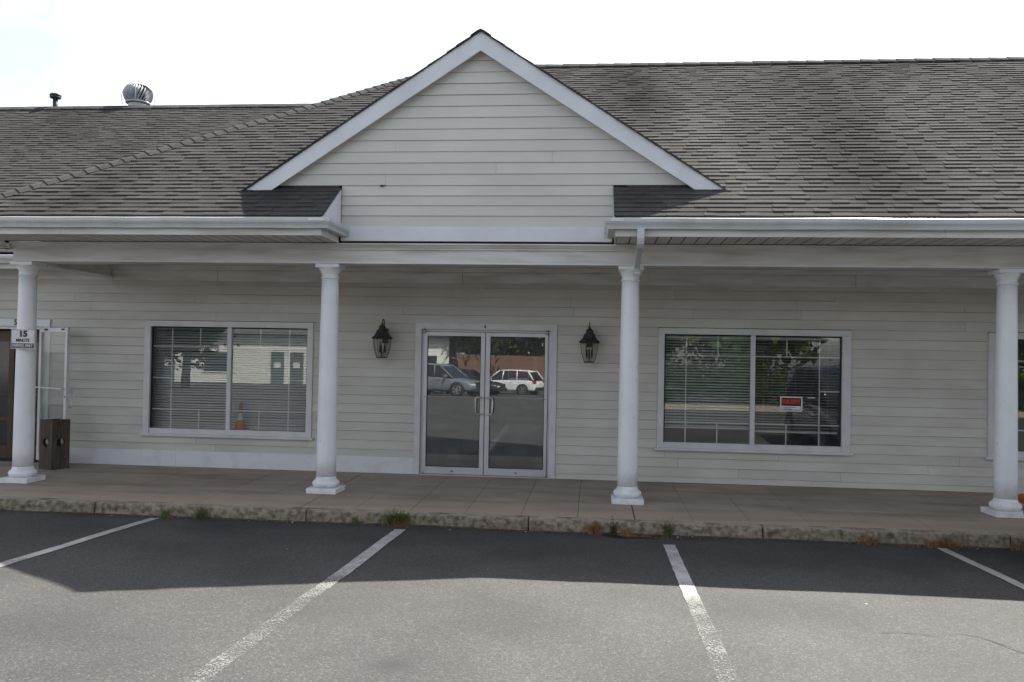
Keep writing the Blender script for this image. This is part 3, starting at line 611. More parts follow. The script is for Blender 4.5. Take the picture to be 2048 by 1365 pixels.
# ---- roofs
SH = []
def slab(name, poly, plane, th, m, parent):
    top = [(x, y, plane(x, y)-.012) for x, y in poly]; bot = [(x, y, plane(x, y)-th) for x, y in poly]; n = len(poly)
    mb = MB(); mb.add(top+bot, [tuple(range(n)), tuple(range(n, 2*n))[::-1]]+[(i, n+i, n+(i+1)%n, (i+1)%n) for i in range(n)]); return recalc(mb.build(name, m, parent))
def shingle_course(y, e, xa, xb, plane_y, out, r, skip=None, wmin=.13, wmax=.36):
    """tabs of one course whose butts sit at plan position y; e = plan length of the exposure"""
    x = xa-r.uniform(0, .3); low = r.random() < .5
    wav = r.uniform(0, 9)
    while x < xb:
        w = r.uniform(wmin, wmax); x0, x1 = max(x, xa), min(x+w, xb); x += w; low = not low if r.random() < .8 else low
        if x1-x0 < .02: continue
        if skip and skip((x0+x1)/2, y): continue
        t = (.0105 if low else .0175)+r.uniform(-.001, .0015)
        dy = (.005 if low else 0)+r.uniform(-.0015, .0015)+.004*noise.noise((x0*.8, y*3, wav))
        sh = r.gauss(1.0, .055)*(.96 if low else 1.02)
        out.append((x0+.0008, x1-.0008, y+dy, t, max(.6, min(1.4, sh))))
def shingle_verts(s, e, plane_y):
    x0, x1, y, t, sh = s; nz, ny = .832, -.555
    yu = y+1.18*e
    zb, zu = plane_y(y), plane_y(yu)
    return [(x0,y,zb-.004),(x1,y,zb-.004),(x0,y+ny*t,zb+nz*t),(x1,y+ny*t,zb+nz*t),(x0,yu,zu+.0005),(x1,yu,zu+.0005)]
SF = [(0,1,3,2),(2,3,5,4),(0,2,4),(1,5,3)]
def add_shade(me, vals, per):
    a = me.attributes.new('shade', 'FLOAT', 'FACE'); a.data.foreach_set('value', [v for v in vals for _ in range(per)])
def roofs():
    r = random.Random(3); roof = part('roof')
    main = lambda x, y: zr(y)
    RY, RZ = 2.70, zr(2.70)
    # decks
    slab('roof_deck', [(EY-HX, EY), (LX, EY), (LX, -1.842), (-1.842-HX, -1.842)], main, .05, 'shingle', roof)
    slab('roof_deck', [(RX, EY), (XR+.3, EY), (XR+.3, -1.842), (RX, -1.842)], main, .05, 'shingle', roof)
    slab('roof_deck', [(-1.84-HX, -1.84), (XR+.3, -1.84), (XR+.3, RY), (RY-HX, RY)], main, .10, 'dark_gap', roof)
    slab('roof_deck', [(RY-HX, RY), (XR+.3, RY), (XR+.3, 8.3), (-6.8, 8.3)], lambda x, y: RZ-P_*(y-RY), .1, 'shingle', roof)
    slab('roof_deck', [(EY-HX, EY), (RY-HX, RY), (EY-HX, 8.37)], lambda x, y: zr(EY)+P_*(x-(EY-HX)), .06, 'shingle', roof)
    # gable roof over the entrance
    GX, GZ, GS, GF = -.165, 5.775, .661, -2.075
    gz = lambda x: GZ-GS*abs(x-GX)
    e = .100
    ys = []; y = EY-.012
    while y < RY-.02: ys.append(y); y += e
    def skip(x, y):
        if y+.02 < -1.95: return LX < x < RX
        return gz(x) > zr(y)+.03
    singles = []; rest = []
    for i, y in enumerate(ys):
        xa = max(y-HX, -6.9)
        out = []
        if y < -1.99:
            shingle_course(y, e, xa, LX+.025, zr, out, r); shingle_course(y, e, RX-.02, XR+.3, zr, out, r)
        else: shingle_course(y, e, xa, XR+.3, zr, out, r, skip)
        for s in out:
            if i < 5 and -6.6 < s[0] < 6.9 and len(singles) < 300: singles.append(s)
            else: rest.append(s)
    for s in singles:
        mb = MB(); mb.add(shingle_verts(s, e, zr), SF); me = mb.mesh('shingle', 'shingle'); add_shade(me, [s[4]], 4); obj('shingle', me, roof)
    mb = MB()
    for s in rest: mb.add(shingle_verts(s, e, zr), SF)
    me = mb.mesh('shingle_courses', 'shingle'); add_shade(me, [s[4] for s in rest], 4); obj('shingle_courses', me, roof, kind='stuff')
    # starter edge along the eaves
    for a, b in ((-6.8, LX+.02), (RX-.015, XR)): MB().box(a, b, EY-.012, EY+.1, zr(EY)-.03, zr(EY)-.018).build('drip_edge', 'gutter', roof)
    # hip caps
    def cap(p, d, L, w, drop, sh, nm='hip_cap', lift=.012):
        d = Vector(d).normalized(); side = d.cross(Vector((0,0,1))).normalized(); up = side.cross(d)
        p = Vector(p); V = []
        for k, l in ((0, lift), (1, .004)):
            q = p+d*L*k
            V += [q+side*w-up*(drop-l), q+side*w*.45-up*(drop*.25-l), q+up*l*1.4, q-side*w*.45-up*(drop*.25-l), q-side*w-up*(drop-l)]
        F = [(i,i+1,6+i,5+i) for i in range(4)]+[(0,4,3,2,1)]
        mb = MB(); mb.add(V+[p+side*w-up*(drop+.01), p-side*w-up*(drop+.01)], F+[(0,10,11,4)]); me = mb.mesh(nm, 'shingle'); add_shade(me, [sh], len(me.polygons)); return obj(nm, me, roof)
    d = Vector((1, 1, P_)); L = d.length; t = -2.5
    while t < RY-.05:
        cap((t-HX, t, zr(t)+.016), d, .26, .135, .072, r.uniform(1.05, 1.25), lift=.019); t += .175/L*1.0  # cap colour raised to stand for light on their upturned faces
    def ridge(name, x0, x1, y, z):
        mb = MB(); x = x0; vals = []
        while x < x1:
            h = .004+r.uniform(-.002, .003)
            mb.add([(x,y-.16,z-.10),(x+.33,y-.16,z-.105),(x,y-.15,z-.075),(x+.33,y-.15,z-.085),(x,y-.03,z+h),(x+.33,y-.03,z+h-.01),(x,y+.15,z-.08),(x+.33,y+.15,z-.09)],
                   [(0,1,3,2),(2,3,5,4),(4,5,7,6),(0,2,4,6)]); vals.append(r.uniform(.9, 1.2)); x += .3
        me = mb.mesh(name, 'shingle'); add_shade(me, vals, 4); obj(name, me, roof, kind='stuff')
    ridge('ridge_caps', RY-HX, XR, RY, RZ+.02)
    # lower roof of the wing to the left
    LY0, LZ0 = -.66, 3.16; lz = lambda y: LZ0+P_*(y-LY0); LRY = 5.16
    slab('wing_roof_deck', [(-24, LY0), (-3.0, LY0), (-3.0, LRY), (-24, LRY)], lambda x, y: lz(y), .08, 'shingle', roof)
    slab('wing_roof_deck', [(-24, LRY), (-3.0, LRY), (-3.0, 11), (-24, 11)], lambda x, y: lz(LRY)-P_*(y-LRY), .08, 'shingle', roof)
    wing = []; y = LY0
    while y < LRY-.02:
        xa = -14.5
        if True: shingle_course(y, e, xa, min(-3.0, y-HX+2.2), lz, wing, r)
        y += e
    mb = MB()
    for s in wing: mb.add(shingle_verts(s, e, lz), SF)
    me = mb.mesh('wing_shingle_courses', 'shingle'); add_shade(me, [s[4] for s in wing], 4); obj('wing_shingle_courses', me, roof, kind='stuff')
    ridge('ridge_caps', -20, -3.0, LRY, lz(LRY)+.02)
    # wing eave: gutter, fascia and soffit
    dy, dz = -.66+.075+2.735-.15, 3.16-3.39-.0
    prof = [(y+dy-.0, z+dz) for y, z in gutter_profile(-2.735)]
    MB().prism(prof, -20, -6.87).build('gutter', 'gutter', bld)
    MB().box(-20, -6.87, -.615, -.59, 2.93, 3.15).build('fascia', 'aged_trim', bld)
    MB().box(-20, -6.39, -.589, -.03, 2.945, 2.957).build('soffit_end_panel', 'soffit', bld)
    # ---- the gable
    g = part('gable')
    # structure behind boards
    X0, X1 = GX-3.02, GX+3.02
    mb = MB(); prof = [(X0+.1, 3.86), (LX+.05, 3.86), (LX+.05, 3.17), (RX-.05, 3.17), (RX-.05, 3.86), (X1-.1, 3.86), (GX, GZ-.1)]
    mb.prism([(x, z) for x, z in prof], -1.905, -1.85, axis='y'); recalc(mb.build('gable_sheathing', 'dark_gap', g))
    zc = [3.361, 3.503, 3.632, 3.756, 3.885]
    while zc[-1] < 5.7: zc.append(zc[-1]+.1418)
    inner = lambda z: (GZ-.16-z)/GS           # half width of the siding at height z
    jts = {3.885: [(-1.40)], 4: []}
    for k, (z0, z1) in enumerate(zip(zc, zc[1:])):
        yb, lip, t = -1.918, .013+r.uniform(-.001, .002), z1-.002
        if z0 < 3.88: lo = [(-1.915+.0, 1.487)]; hi = lo
        else:
            a, b = inner(z0), max(.0, inner(z1)); lo = [(GX-a, GX+a)]; hi = [(GX-b, GX+b)]
        x0, x1 = lo[0]; u0, u1 = hi[0]
        if x1-x0 < .05: break
        cuts = {4: [-1.36], 5: [.04], 6: [.735], 7: [-1.24]}.get(k, [])
        pts = [x0]+cuts+[x1]
        for q in range(len(pts)-1):
            a, b = pts[q]+(.0012 if q else 0), pts[q+1]-(.0012 if q < len(pts)-2 else 0)
            ta = u0 if q == 0 else a; tb = u1 if q == len(pts)-2 else b
            j = r.uniform(-.001, .001)
            mb = MB(); mb.add([(a,yb-lip,z0+j),(a,yb+.012,z0+j),(ta,yb+.012,t),(ta,yb-.0005,t),(b,yb-lip,z0+j),(b,yb+.012,z0+j),(tb,yb+.012,t),(tb,yb-.0005,t)],
                              [(0,4,5,1)[::-1],(0,3,7,4)[::-1],(3,2,6,7)[::-1],(1,5,6,2)[::-1],(0,1,2,3),(4,7,6,5)])
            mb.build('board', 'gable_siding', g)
    MB().add([(-1.425,-1.936,3.889),(-1.335,-1.936,3.889),(-1.415,-1.945,3.862)], [(0,1,2),(2,1,0)]).build('torn_flap', 'dark_gap', g)
    MB().box(-1.912, 1.484, -1.946, -1.87, 3.183, 3.362).build('band_board', 'trim', g, bevel=.002)
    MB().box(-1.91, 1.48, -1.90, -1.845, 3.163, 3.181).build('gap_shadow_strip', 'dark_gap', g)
    # rake boards
    for s in (-1, 1):
        wv = .235; hx = 2.965
        mb = MB(); V = []
        zt0 = GZ-.013; zend = zt0-GS*hx
        for yy in (-2.05, -2.022):
            V += [(GX, yy, zt0), (GX+s*hx, yy, zend), (GX+s*(hx-wv/GS*.97), yy, zend+.003), (GX, yy, zt0-wv)]
        mb.add(V, [(0,1,2,3),(4,7,6,5),(0,4,5,1),(1,5,6,2),(2,6,7,3),(3,7,4,0)]); recalc(mb.build('rake_board', 'trim', g, bevel=.002))
        mb = MB(); V = []    # soffit of the rake overhang
        for yy in (-2.022, -1.925):
            V += [(GX, yy, zt0-.15), (GX+s*(hx-.12), yy, zend-.15+.12*GS), (GX+s*(hx-.13), yy, zend-.17+.12*GS+.0), (GX, yy, zt0-.17)]
        mb.add(V, [(0,1,2,3),(4,7,6,5),(0,4,5,1),(1,5,6,2),(2,6,7,3),(3,7,4,0)]); recalc(mb.build('rake_soffit', 'trim', g))
        # roof plane of the gable
        V = []; mb = MB()
        for x in (GX, GX+s*3.02):
            zz = gz(x)
            yb = (zz-3.87)/P_-1.93+.25
            V += [(x, GF+.04, zz-.008), (x, yb, zz-.008), (x, GF+.04, zz-.03), (x, yb, zz-.06)]
        mb.add(V, [(0,1,5,4),(2,6,7,3),(0,4,6,2),(1,3,7,5),(0,2,3,1),(4,5,7,6)]); recalc(mb.build('gable_roof_deck', 'shingle', g))
        # shingle courses: tabs laid along y, stepping up the slope in x
        ss = []; u = 3.035; n_, c_ = GS/math.hypot(1, GS), 1/math.hypot(1, GS)
        mb = MB(); vals = []
        while u > .03:
            x = GX+s*u; zz = gz(x); yb = min((zz-3.87)/P_-1.93+.15, 1.0); y = GF-r.uniform(-.012, .008)
            while y < yb:
                w = r.uniform(.18, .36); t = r.choice((.005, .010)); xu = GX+s*max(0, u-.19); zu = gz(xu)
                V = [(x,y,zz-.012),(x,y+w,zz-.012),(x+s*n_*t,y,zz+c_*t),(x+s*n_*t,y+w,zz+c_*t),(xu,y,zu+.002),(xu,y+w,zu+.002),(xu,y,zu-.02)]
                mb.add(V, [(0,1,3,2),(2,3,5,4),(0,2,4,6)]); vals.append(r.gauss(1, .1)); y += w
            u -= .119
        me = mb.mesh('gable_shingle_courses', 'shingle'); add_shade(me, vals, 3); obj('gable_shingle_courses', me, g, kind='stuff')
    mb = MB(); y = GF-.01; vals = []
    while y < 1.0:
        mb.add([(GX-.13,y,GZ-.070),(GX-.05,y,GZ-.014),(GX,y,GZ+.010),(GX+.05,y,GZ-.014),(GX+.13,y,GZ-.070),(GX-.13,y+.2,GZ-.078),(GX-.05,y+.2,GZ-.024),(GX,y+.2,GZ+.002),(GX+.05,y+.2,GZ-.024),(GX+.13,y+.2,GZ-.078)],
               [(0,1,6,5),(1,2,7,6),(2,3,8,7),(3,4,9,8)]); vals.append(r.uniform(.9, 1.1)); y += .16
    me = mb.mesh('ridge_caps', 'shingle'); add_shade(me, vals, 4); obj('ridge_caps', me, g, kind='stuff')
    # body of the building behind the facade
    MB().box(XL, XR, 8.0, 8.15, -.2, 3.6).build('rear_wall', 'far_white', bld)
    MB().box(XR-.15, XR, .17, 7.99, -.2, 3.3).build('side_wall', 'far_white', bld)
    return lz, LRY
lz, LRY = roofs()

# ---- windows and doors
def glass_pane(x0, x1, z0, z1, y, m, parent, name='pane', th=.006): return MB().box(x0, x1, y, y+th, z0, z1).build(name, m, parent)
def window(outer, inner):
    e = bpy.data.objects.new('window', None); C.objects.link(e); e.parent = bld
    x0, x1, z0, z1 = outer; a, b, c, d = inner; mid = (a+b)/2+.012
    def cas(*A): return MB().box(*A).build('casing', 'window_frame', e, bevel=.002)
    cas(x0, x1, -.032, .03, d-.004, z1); cas(x0, a+.004, -.030, .03, z0, d-.0045); cas(b-.004, x1, -.030, .03, z0, d-.0045)
    MB().box(x0-.035, x1+.03, -.055, .03, .461, .4985).build('sill', 'window_frame', e, bevel=.003)
    f = MB(); f.box(a+.0042, b-.0042, -.012, .05, .499, c+.022)
    f.build('bottom_rail', 'window_frame', e, bevel=.002)
    MB().box(mid-.032, mid+.032, -.010, .055, c+.0225, d-.005).build('mullion', 'window_frame', e, bevel=.002)
    g = MB(); g.box(a+.0042, a+.022, .012, .055, c+.0225, d-.005).box(b-.022, b-.0042, .012, .055, c+.0225, d-.005).box(a+.0225, mid-.0325, .012, .055, d-.024, d-.005).box(mid+.0325, b-.0225, .012, .055, d-.024, d-.005)
    g.build('gasket', 'rubber', e)
    za, zb = c+.022, d-.02
    for (p, q) in ((a+.02, mid-.032), (mid+.032, b-.02)):
        glass_pane(p, q, za, zb, .026, 'window_glass', e)
    w = .0085; y0, y1 = .040, .047
    def mun(*A): MB().box(*A).build('muntin', 'muntin', e)
    for (p, q, ov, sv, left) in ((a+.02, mid-.032, a+.318, a+.765, True), (mid+.032, b-.02, b-.298, b-.752, False)):
        mun(ov-w, ov+w, y0, y1, za, zb)
        for zz in (1.825, .866): mun(p, q, y0-.001, y1-.001, zz-w, zz+w)
        if left: mun(p, ov, y0-.001, y1-.001, 1.345-w, 1.345+w)
        else: mun(ov, q, y0-.001, y1-.001, 1.345-w, 1.345+w)
        mun(sv-w, sv+w, y0, y1, 1.825, zb); mun(sv-w, sv+w, y0, y1, za, .866)
    return (a+.02, mid-.032, mid+.032, b-.02, za, zb)
wl = window(WL, INNER[1]); wr = window(WR, INNER[2]); wr2 = window(WR2, INNER[3])

def door4():
    e = bpy.data.objects.new('double_door', None); C.objects.link(e); e.parent = bld
    x0, x1, z0, z1 = D4
    def cas(*A): return MB().box(*A).build('casing', 'window_frame', e, bevel=.002)
    cas(x0, x1, -.034, .03, 2.142, z1); cas(x0, -1.252, -.030, .03, .004, 2.1415); cas(.652, x1, -.030, .03, .004, 2.1415)
    MB().box(-1.2515, .6515, .02, .12, 2.112, 2.1412).box(-1.2515, -1.222, .02, .12, .006, 2.1115).box(.622, .6515, .02, .12, .006, 2.1115).build('door_frame', 'aluminium', e, bevel=.002)
    MB().box(-1.25, .65, -.04, .12, .001, .014).build('threshold', 'aluminium', e)
    for nm, a, b, ga, gb, hs in (('door_leaf', -1.217, -.306, -1.163, -.368, 1), ('door_leaf', -.296, .617, -.228, .573, -1)):
        lf = MB(); y0, y1 = -.006, .038
        lf.box(a, ga, y0, y1, .02, 2.105).box(gb, b, y0, y1, .02, 2.105).box(ga, gb, y0+.001, y1-.001, .02, .122).box(ga, gb, y0+.001, y1-.001, 2.048, 2.105)
        L = lf.build(nm, 'aluminium', e, bevel=.003)
        glass_pane(ga+.001, gb-.001, .123, 2.047, .012, 'door_glass', L)
        MB().box(ga+.0005, ga+.008, .002, .011, .1225, 2.0475).box(gb-.008, gb-.0005, .002, .011, .1225, 2.0475).box(ga+.008, gb-.008, .002, .011, .1225, .130).box(ga+.008, gb-.008, .002, .011, 2.040, 2.0475).build('gasket', 'rubber', L)
        # pull handle outside, push bar inside
        hx = b-.035 if hs > 0 else a+.035; hi = hx-.085*hs
        MB().tube([(hx,-.006,1.155),(hx,-.05,1.155),(hx-.02*hs,-.062,1.155),(hi+.02*hs,-.062,1.155),(hi,-.062,1.135),(hi,-.062,.935),(hi+.02*hs,-.062,.912),(hx-.02*hs,-.062,.912),(hx,-.05,.912),(hx,-.006,.912)], .011, 8).build('pull_handle', 'steel', L)
        MB().box(ga-.02, gb+.02, .062, .082, 1.143, 1.163).build('push_bar', 'aluminium', L, bevel=.003)
        MB().box((ga+gb)/2-.02, (ga+gb)/2+.02, -.0085, -.0062, .058, .070).build('lock_slot', 'dark_gap', L)
        px = a+.012 if hs > 0 else b-.012
        MB().lathe([(.014,2.085),(.014,2.142)], (px,-.020,0), 12).lathe([(.018,2.1425),(.018,2.156),(.008,2.16)], (px,-.047,0), 12).build('pivot', 'steel', L)
        MB().lathe([(.012,.02),(.012,.075)], (px,-.020,0), 12).build('pivot', 'aluminium', L)
        MB().lathe([(.007,0),(.007,.004)], (a+.028 if hs > 0 else b-.028, -.0095, 1.146), 10, axis='y').build('screw', 'dark_gap', L)
    MB().lathe([(.014,0),(.014,.006)], (-.262,-.012,1.045), 14, axis='y').build('lock_cylinder', 'steel', e)
    lettering('4', .075, 'sign_black', e, (-.308, -.0365, 2.186), .002, .8, 'house_number')
door4()

def door5():
    e = bpy.data.objects.new('entrance_door', None); C.objects.link(e); e.parent = bld
    x0, x1, z0, z1 = D5
    def cas(*A): return MB().box(*A).build('casing', 'skirt', e, bevel=.002)
    cas(x0, x1, -.034, .03, 2.092, z1); cas(x0, -9.052, -.03, .03, .004, 2.0915); cas(-7.158, x1, -.03, .03, .004, 2.0915)
    MB().box(-9.05, -7.16, .02, .1, 2.05, 2.09).box(-7.195, -7.16, .02, .1, .0, 2.049).build('door_frame', 'aluminium', e)
    lettering('5', .12, 'sign_black', e, (-7.63, -.037, 2.15), .004, .85, 'house_number')
    # wooden inner door with dark panes
    w = MB(); y0, y1 = .20, .245
    for a, b in ((-9.04, -8.92), (-7.90, -7.81), (-7.30, -7.20)): w.box(a, b, y0, y1, .01, 2.03)
    for a, b in ((-8.92, -7.90), (-7.81, -7.30)):
        for c, d in ((.01, .22), (.60, .665), (1.00, 1.05), (1.86, 2.03)): w.box(a, b, y0+.002, y1-.002, c, d)
    D = w.build('inner_door', 'brown_wood', e, bevel=.004)
    MB().box(-8.92, -7.20, .215, .222, .22, 1.86).build('pane', 'far_glass', D)
    MB().box(-9.05, -7.16, .17, .30, -.02, .006).build('threshold', 'dark_gap', e)
    # open aluminium leaf, hinged on the right jamb
    H = Vector((-7.21, -.04, 0)); T = Vector((-6.515, -.40, 0)); L_ = (T-H).length; d = (T-H).normalized()
    leaf = obj('door_leaf', None, e); leaf.location = H; leaf.rotation_euler.z = math.atan2(d.y, d.x)
    def ch(mb, nm, m, bev=.003): return mb.build(nm, m, leaf, bevel=bev)
    sw = .060
    ch(MB().box(0, sw, -.022, .022, .045, 2.075).box(L_-sw, L_, -.022, .022, .045, 2.075).box(sw, L_-sw, -.021, .021, .045, .16).box(sw, L_-sw, -.021, .021, 2.0, 2.075), 'leaf_frame', 'aluminium')
    ch(MB().box(sw, L_-sw, -.003, .003, .161, 1.999), 'pane', 'window_glass', 0)
    ch(MB().box(-.03, L_-.05, -.062, -.042, 1.15, 1.172), 'push_bar', 'aluminium')
    ch(MB().tube([(L_-.03,.022,1.135),(L_-.03,.075,1.135),(L_-.03,.085,1.12),(L_-.03,.085,.90),(L_-.03,.075,.885),(L_-.03,.022,.885)], .011, 8), 'pull_handle', 'steel', 0)
    ch(MB().box(.15, .24, -.030, -.0225, 2.03, 2.06).box(L_-.16, L_-.08, -.030, -.0225, 2.035, 2.06), 'closer_bracket', 'black_metal')
    ch(MB().lathe([(.014,0),(.014,.05)], (L_-.03, -.025, 1.04), 12, axis='y'), 'lock_cylinder', 'dark_gap', 0)
door5()

def interior():
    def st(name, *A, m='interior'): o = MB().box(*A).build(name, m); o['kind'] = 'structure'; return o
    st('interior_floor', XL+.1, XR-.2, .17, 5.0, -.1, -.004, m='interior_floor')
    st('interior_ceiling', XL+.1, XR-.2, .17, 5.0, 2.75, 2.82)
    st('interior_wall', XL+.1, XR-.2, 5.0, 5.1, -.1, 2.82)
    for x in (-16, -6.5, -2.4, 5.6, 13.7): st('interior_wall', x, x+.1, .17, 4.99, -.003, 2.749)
interior()

# ------------------------------------------------------------------ things on and in the building
def blind(x0, x1, zt, zb, y, tilt, label, pitch=.040):
    t = thing('window_blind', label, 'window blind', ((x0+x1)/2, y, zb), 'horizontal slat blinds behind the shop windows')
    MB().box(x0, x1, y-.02, y+.02, zt-.035, zt).build('head_rail', 'blind', t)
    w = .0215; n = 3; P = []
    for k in range(n+1):
        u = -1+2*k/n; yy = w*u*math.cos(tilt); zz = w*u*math.sin(tilt)+.004*(1-u*u); P.append((yy, zz))
    mb = MB(); V = [(x0+.004, a, b) for a, b in P]+[(x1-.004, a, b) for a, b in P]; mb.add(V, [(k, k+1, n+2+k, n+1+k) for k in range(n)], True); me = mb.mesh('slat', 'blind')
    z = zt-.05
    while z > zb+.02:
        o = obj('slat', me, t); o.location = (0, y, z+rnd.uniform(-.0012, .0012)); o.rotation_euler.y = rnd.uniform(-.0008, .0008); z -= pitch
    MB().box(x0+.003, x1-.003, y-.013, y+.013, zb, zb+.02).build('bottom_rail', 'blind', t)
    m = MB()
    for k in (.12, .5, .88): m.tube([(x0+(x1-x0)*k, y-.022, zb+.02), (x0+(x1-x0)*k, y-.022, zt-.03)], .0012, 5)
    m.build('ladder_cord', 'blind', t)
blind(wl[0]-.17, -4.332, wl[5]+.03, .57, .27, R(38), 'white slat blind in left half of the window beside the open door')
blind(-4.308, wl[3]+.03, wl[5]+.03, .57, .27, R(42), 'white slat blind behind the orange cone, right half of its window')
blind(wr[0]+.01, wr[1]+.01, wr[5]-.005, .775, .10, R(30), 'white slat blind stopping short of the sill, left of the red rent sign')
blind(wr[2]-.01, wr[3]-.01, wr[5]-.005, .745, .10, R(6), 'white slat blind with flat open slats behind the red rent sign')

def rent_sign(cx, cy, cz, w, h, label, rz=0.):
    t = thing('rent_sign', label, 'sign', (cx, cy, cz-h/2))
    MB().box(cx-w/2, cx+w/2, cy, cy+.0025, cz-h/2, cz+h/2).build('panel', 'sign_white', t)
    b = .018
    MB().box(cx-w/2+b, cx+w/2-b, cy-.0014, cy-.0002, cz-h/2+b, cz+h/2-b).build('black_field', 'sign_black', t)
    MB().box(cx-w/2+b+.005, cx+w/2-b-.005, cy-.0027, cy-.0016, cz-h/2+b+.008, cz-h/2+h*.37).build('writing_strip', 'sign_white', t)
    lettering('FOR RENT', .082, 'sign_red', t, (cx, cy-.0030, cz+h*.145), .0045, .66*w/.307)
    m = MB()
    for k, l in ((0, .8), (1, .55)): m.box(cx-w*.36, cx-w*.36+w*.72*l, cy-.0036, cy-.0029, cz-h*.25-.022*k, cz-h*.25-.022*k+.006)
    m.build('written_line', 'sign_black', t)
rent_sign(4.077, .020, 1.16, .307, .212, 'red and black rent sign taped to the right shop window')
rent_sign(.19, .0195, 1.475, .31, .212, 'red and black rent sign inside the glass of the double door')

def cone():
    z = .578
    x = -4.07; t = thing('traffic_cone', 'small orange traffic cone with white collar standing inside the left window', 'traffic cone', (x, .158, z))
    c = (x, .0, z)
    MB().lathe([(.085,.012),(.055,.14)], (x, .0, z), 28).build('cone_body', 'cone_orange', t)
    MB().lathe([(.055,.14),(.034,.25)], (x, .0, z), 28, cap=False).build('collar', 'sign_white', t)
    MB().lathe([(.034,.25),(.014,.40),(.012,.405)], (x, .0, z), 28).build('cone_tip', 'cone_orange', t)
    MB().box(x-.10, x+.10, -.10, .10, z, z+.012).build('base_plate', 'cone_orange', t, bevel=.003)
    for ch in t.children: ch.location.y = .158
cone()
def ledge():   # deep inside sill that carries the cone
    for a, b, c in ((-5.43, -2.99, .577),):
        o = MB().box(a, b, .057, .40, c-.03, c-.001).build('inner_sill', 'window_frame', bld)
ledge()

def lantern(x, zc, label, turn):
    y = -.205
    t = thing('wall_lantern', label, 'wall lantern', (x, y, zc-.285), 'pair of lanterns beside the double door')
    def ch(mb, nm, m, **k): return mb.build(nm, m, t, **k)
    z = zc-.285       # z: lowest point
    n = 8; ph = math.pi/8+turn
    ch(MB().lathe([(.075,z),(.082,z+.012),(.078,z+.016)], (x,y,0), n, False, phase=ph), 'bottom_ring', 'black_metal')
    prof = [(.078,z+.014),(.100,z+.075),(.120,z+.150),(.131,z+.220),(.134,z+.278)]
    ch(MB().lathe(prof, (x,y,0), n, False, cap=False, phase=ph), 'glass', 'lantern_glass')
    m = MB()
    for k in range(n):
        a = ph+2*math.pi*k/n; m.tube([(x+r*1.005*math.cos(a), y+r*1.005*math.sin(a), zz) for r, zz in prof], .0032, 5)
    ch(m, 'glazing_bar', 'black_metal')
    ch(MB().lathe([(.140,z+.276),(.155,z+.282),(.160,z+.294),(.150,z+.304),(.118,z+.330),(.092,z+.372),(.080,z+.412),(.070,z+.415)], (x,y,0), n, False, phase=ph), 'roof', 'black_metal')
    ch(MB().lathe([(.050,z+.412),(.056,z+.43),(.052,z+.455),(.038,z+.475),(.022,z+.485),(.016,z+.50),(.022,z+.508),(.010,z+.518)], (x,y,0), 16), 'finial', 'black_metal')
    # hook arm: from the back plate up and over, down to the finial
    pts = [(x, -.02, z+.33), (x, -.05, z+.36), (x, -.085, z+.44)]
    for k in range(9):
        a = math.pi*k/8; pts.append((x, -.145-.06*-math.cos(a)*-1+.0, z+.50+.062*math.sin(a)))
    pts = [(x,-.02,z+.33),(x,-.055,z+.345),(x,-.075,z+.40),(x,-.085,z+.48)]+[(x, -.145+.06*math.cos(math.pi*k/8), z+.51+.058*math.sin(math.pi*k/8)) for k in range(9)]+[(x,y,z+.505)]
    ch(MB().tube(pts, .0085, 8), 'hook_arm', 'black_metal')
    ch(MB().lathe([(.062,0),(.062,.010),(.050,.020),(.030,.026)], (x,-.014,z+.33), 20, axis='y').box(x-.045, x+.045, -.02, -.012, z+.22, z+.44), 'back_plate', 'black_metal')
    m = MB(); m.tube([(x,y,z+.012),(x,y,z+.10)], .008, 8)
    for k in range(3):
        a = 2*math.pi*k/3+.5; cx_, cy_ = x+.042*math.cos(a), y+.042*math.sin(a)
        m.tube([(x,y,z+.06),(cx_,cy_,z+.085)], .005, 6); m.lathe([(.012,z+.085),(.014,z+.10),(.012,z+.19)], (cx_,cy_,0), 10)
    ch(m, 'candle_cluster', 'black_metal')
    m = MB()
    for k in range(3):
        a = 2*math.pi*k/3+.5; cx_, cy_ = x+.042*math.cos(a), y+.042*math.sin(a)
        m.lathe([(.006,z+.19),(.013,z+.21),(.012,z+.225),(.003,z+.25)], (cx_,cy_,0), 8)
    ch(m, 'bulb', 'lantern_glass')
lantern(-1.798, 1.99, 'black wall lantern between the left window and the double door', .10)
lantern(1.217, 1.98, 'black wall lantern between the double door and the column with the downspout', 0.)

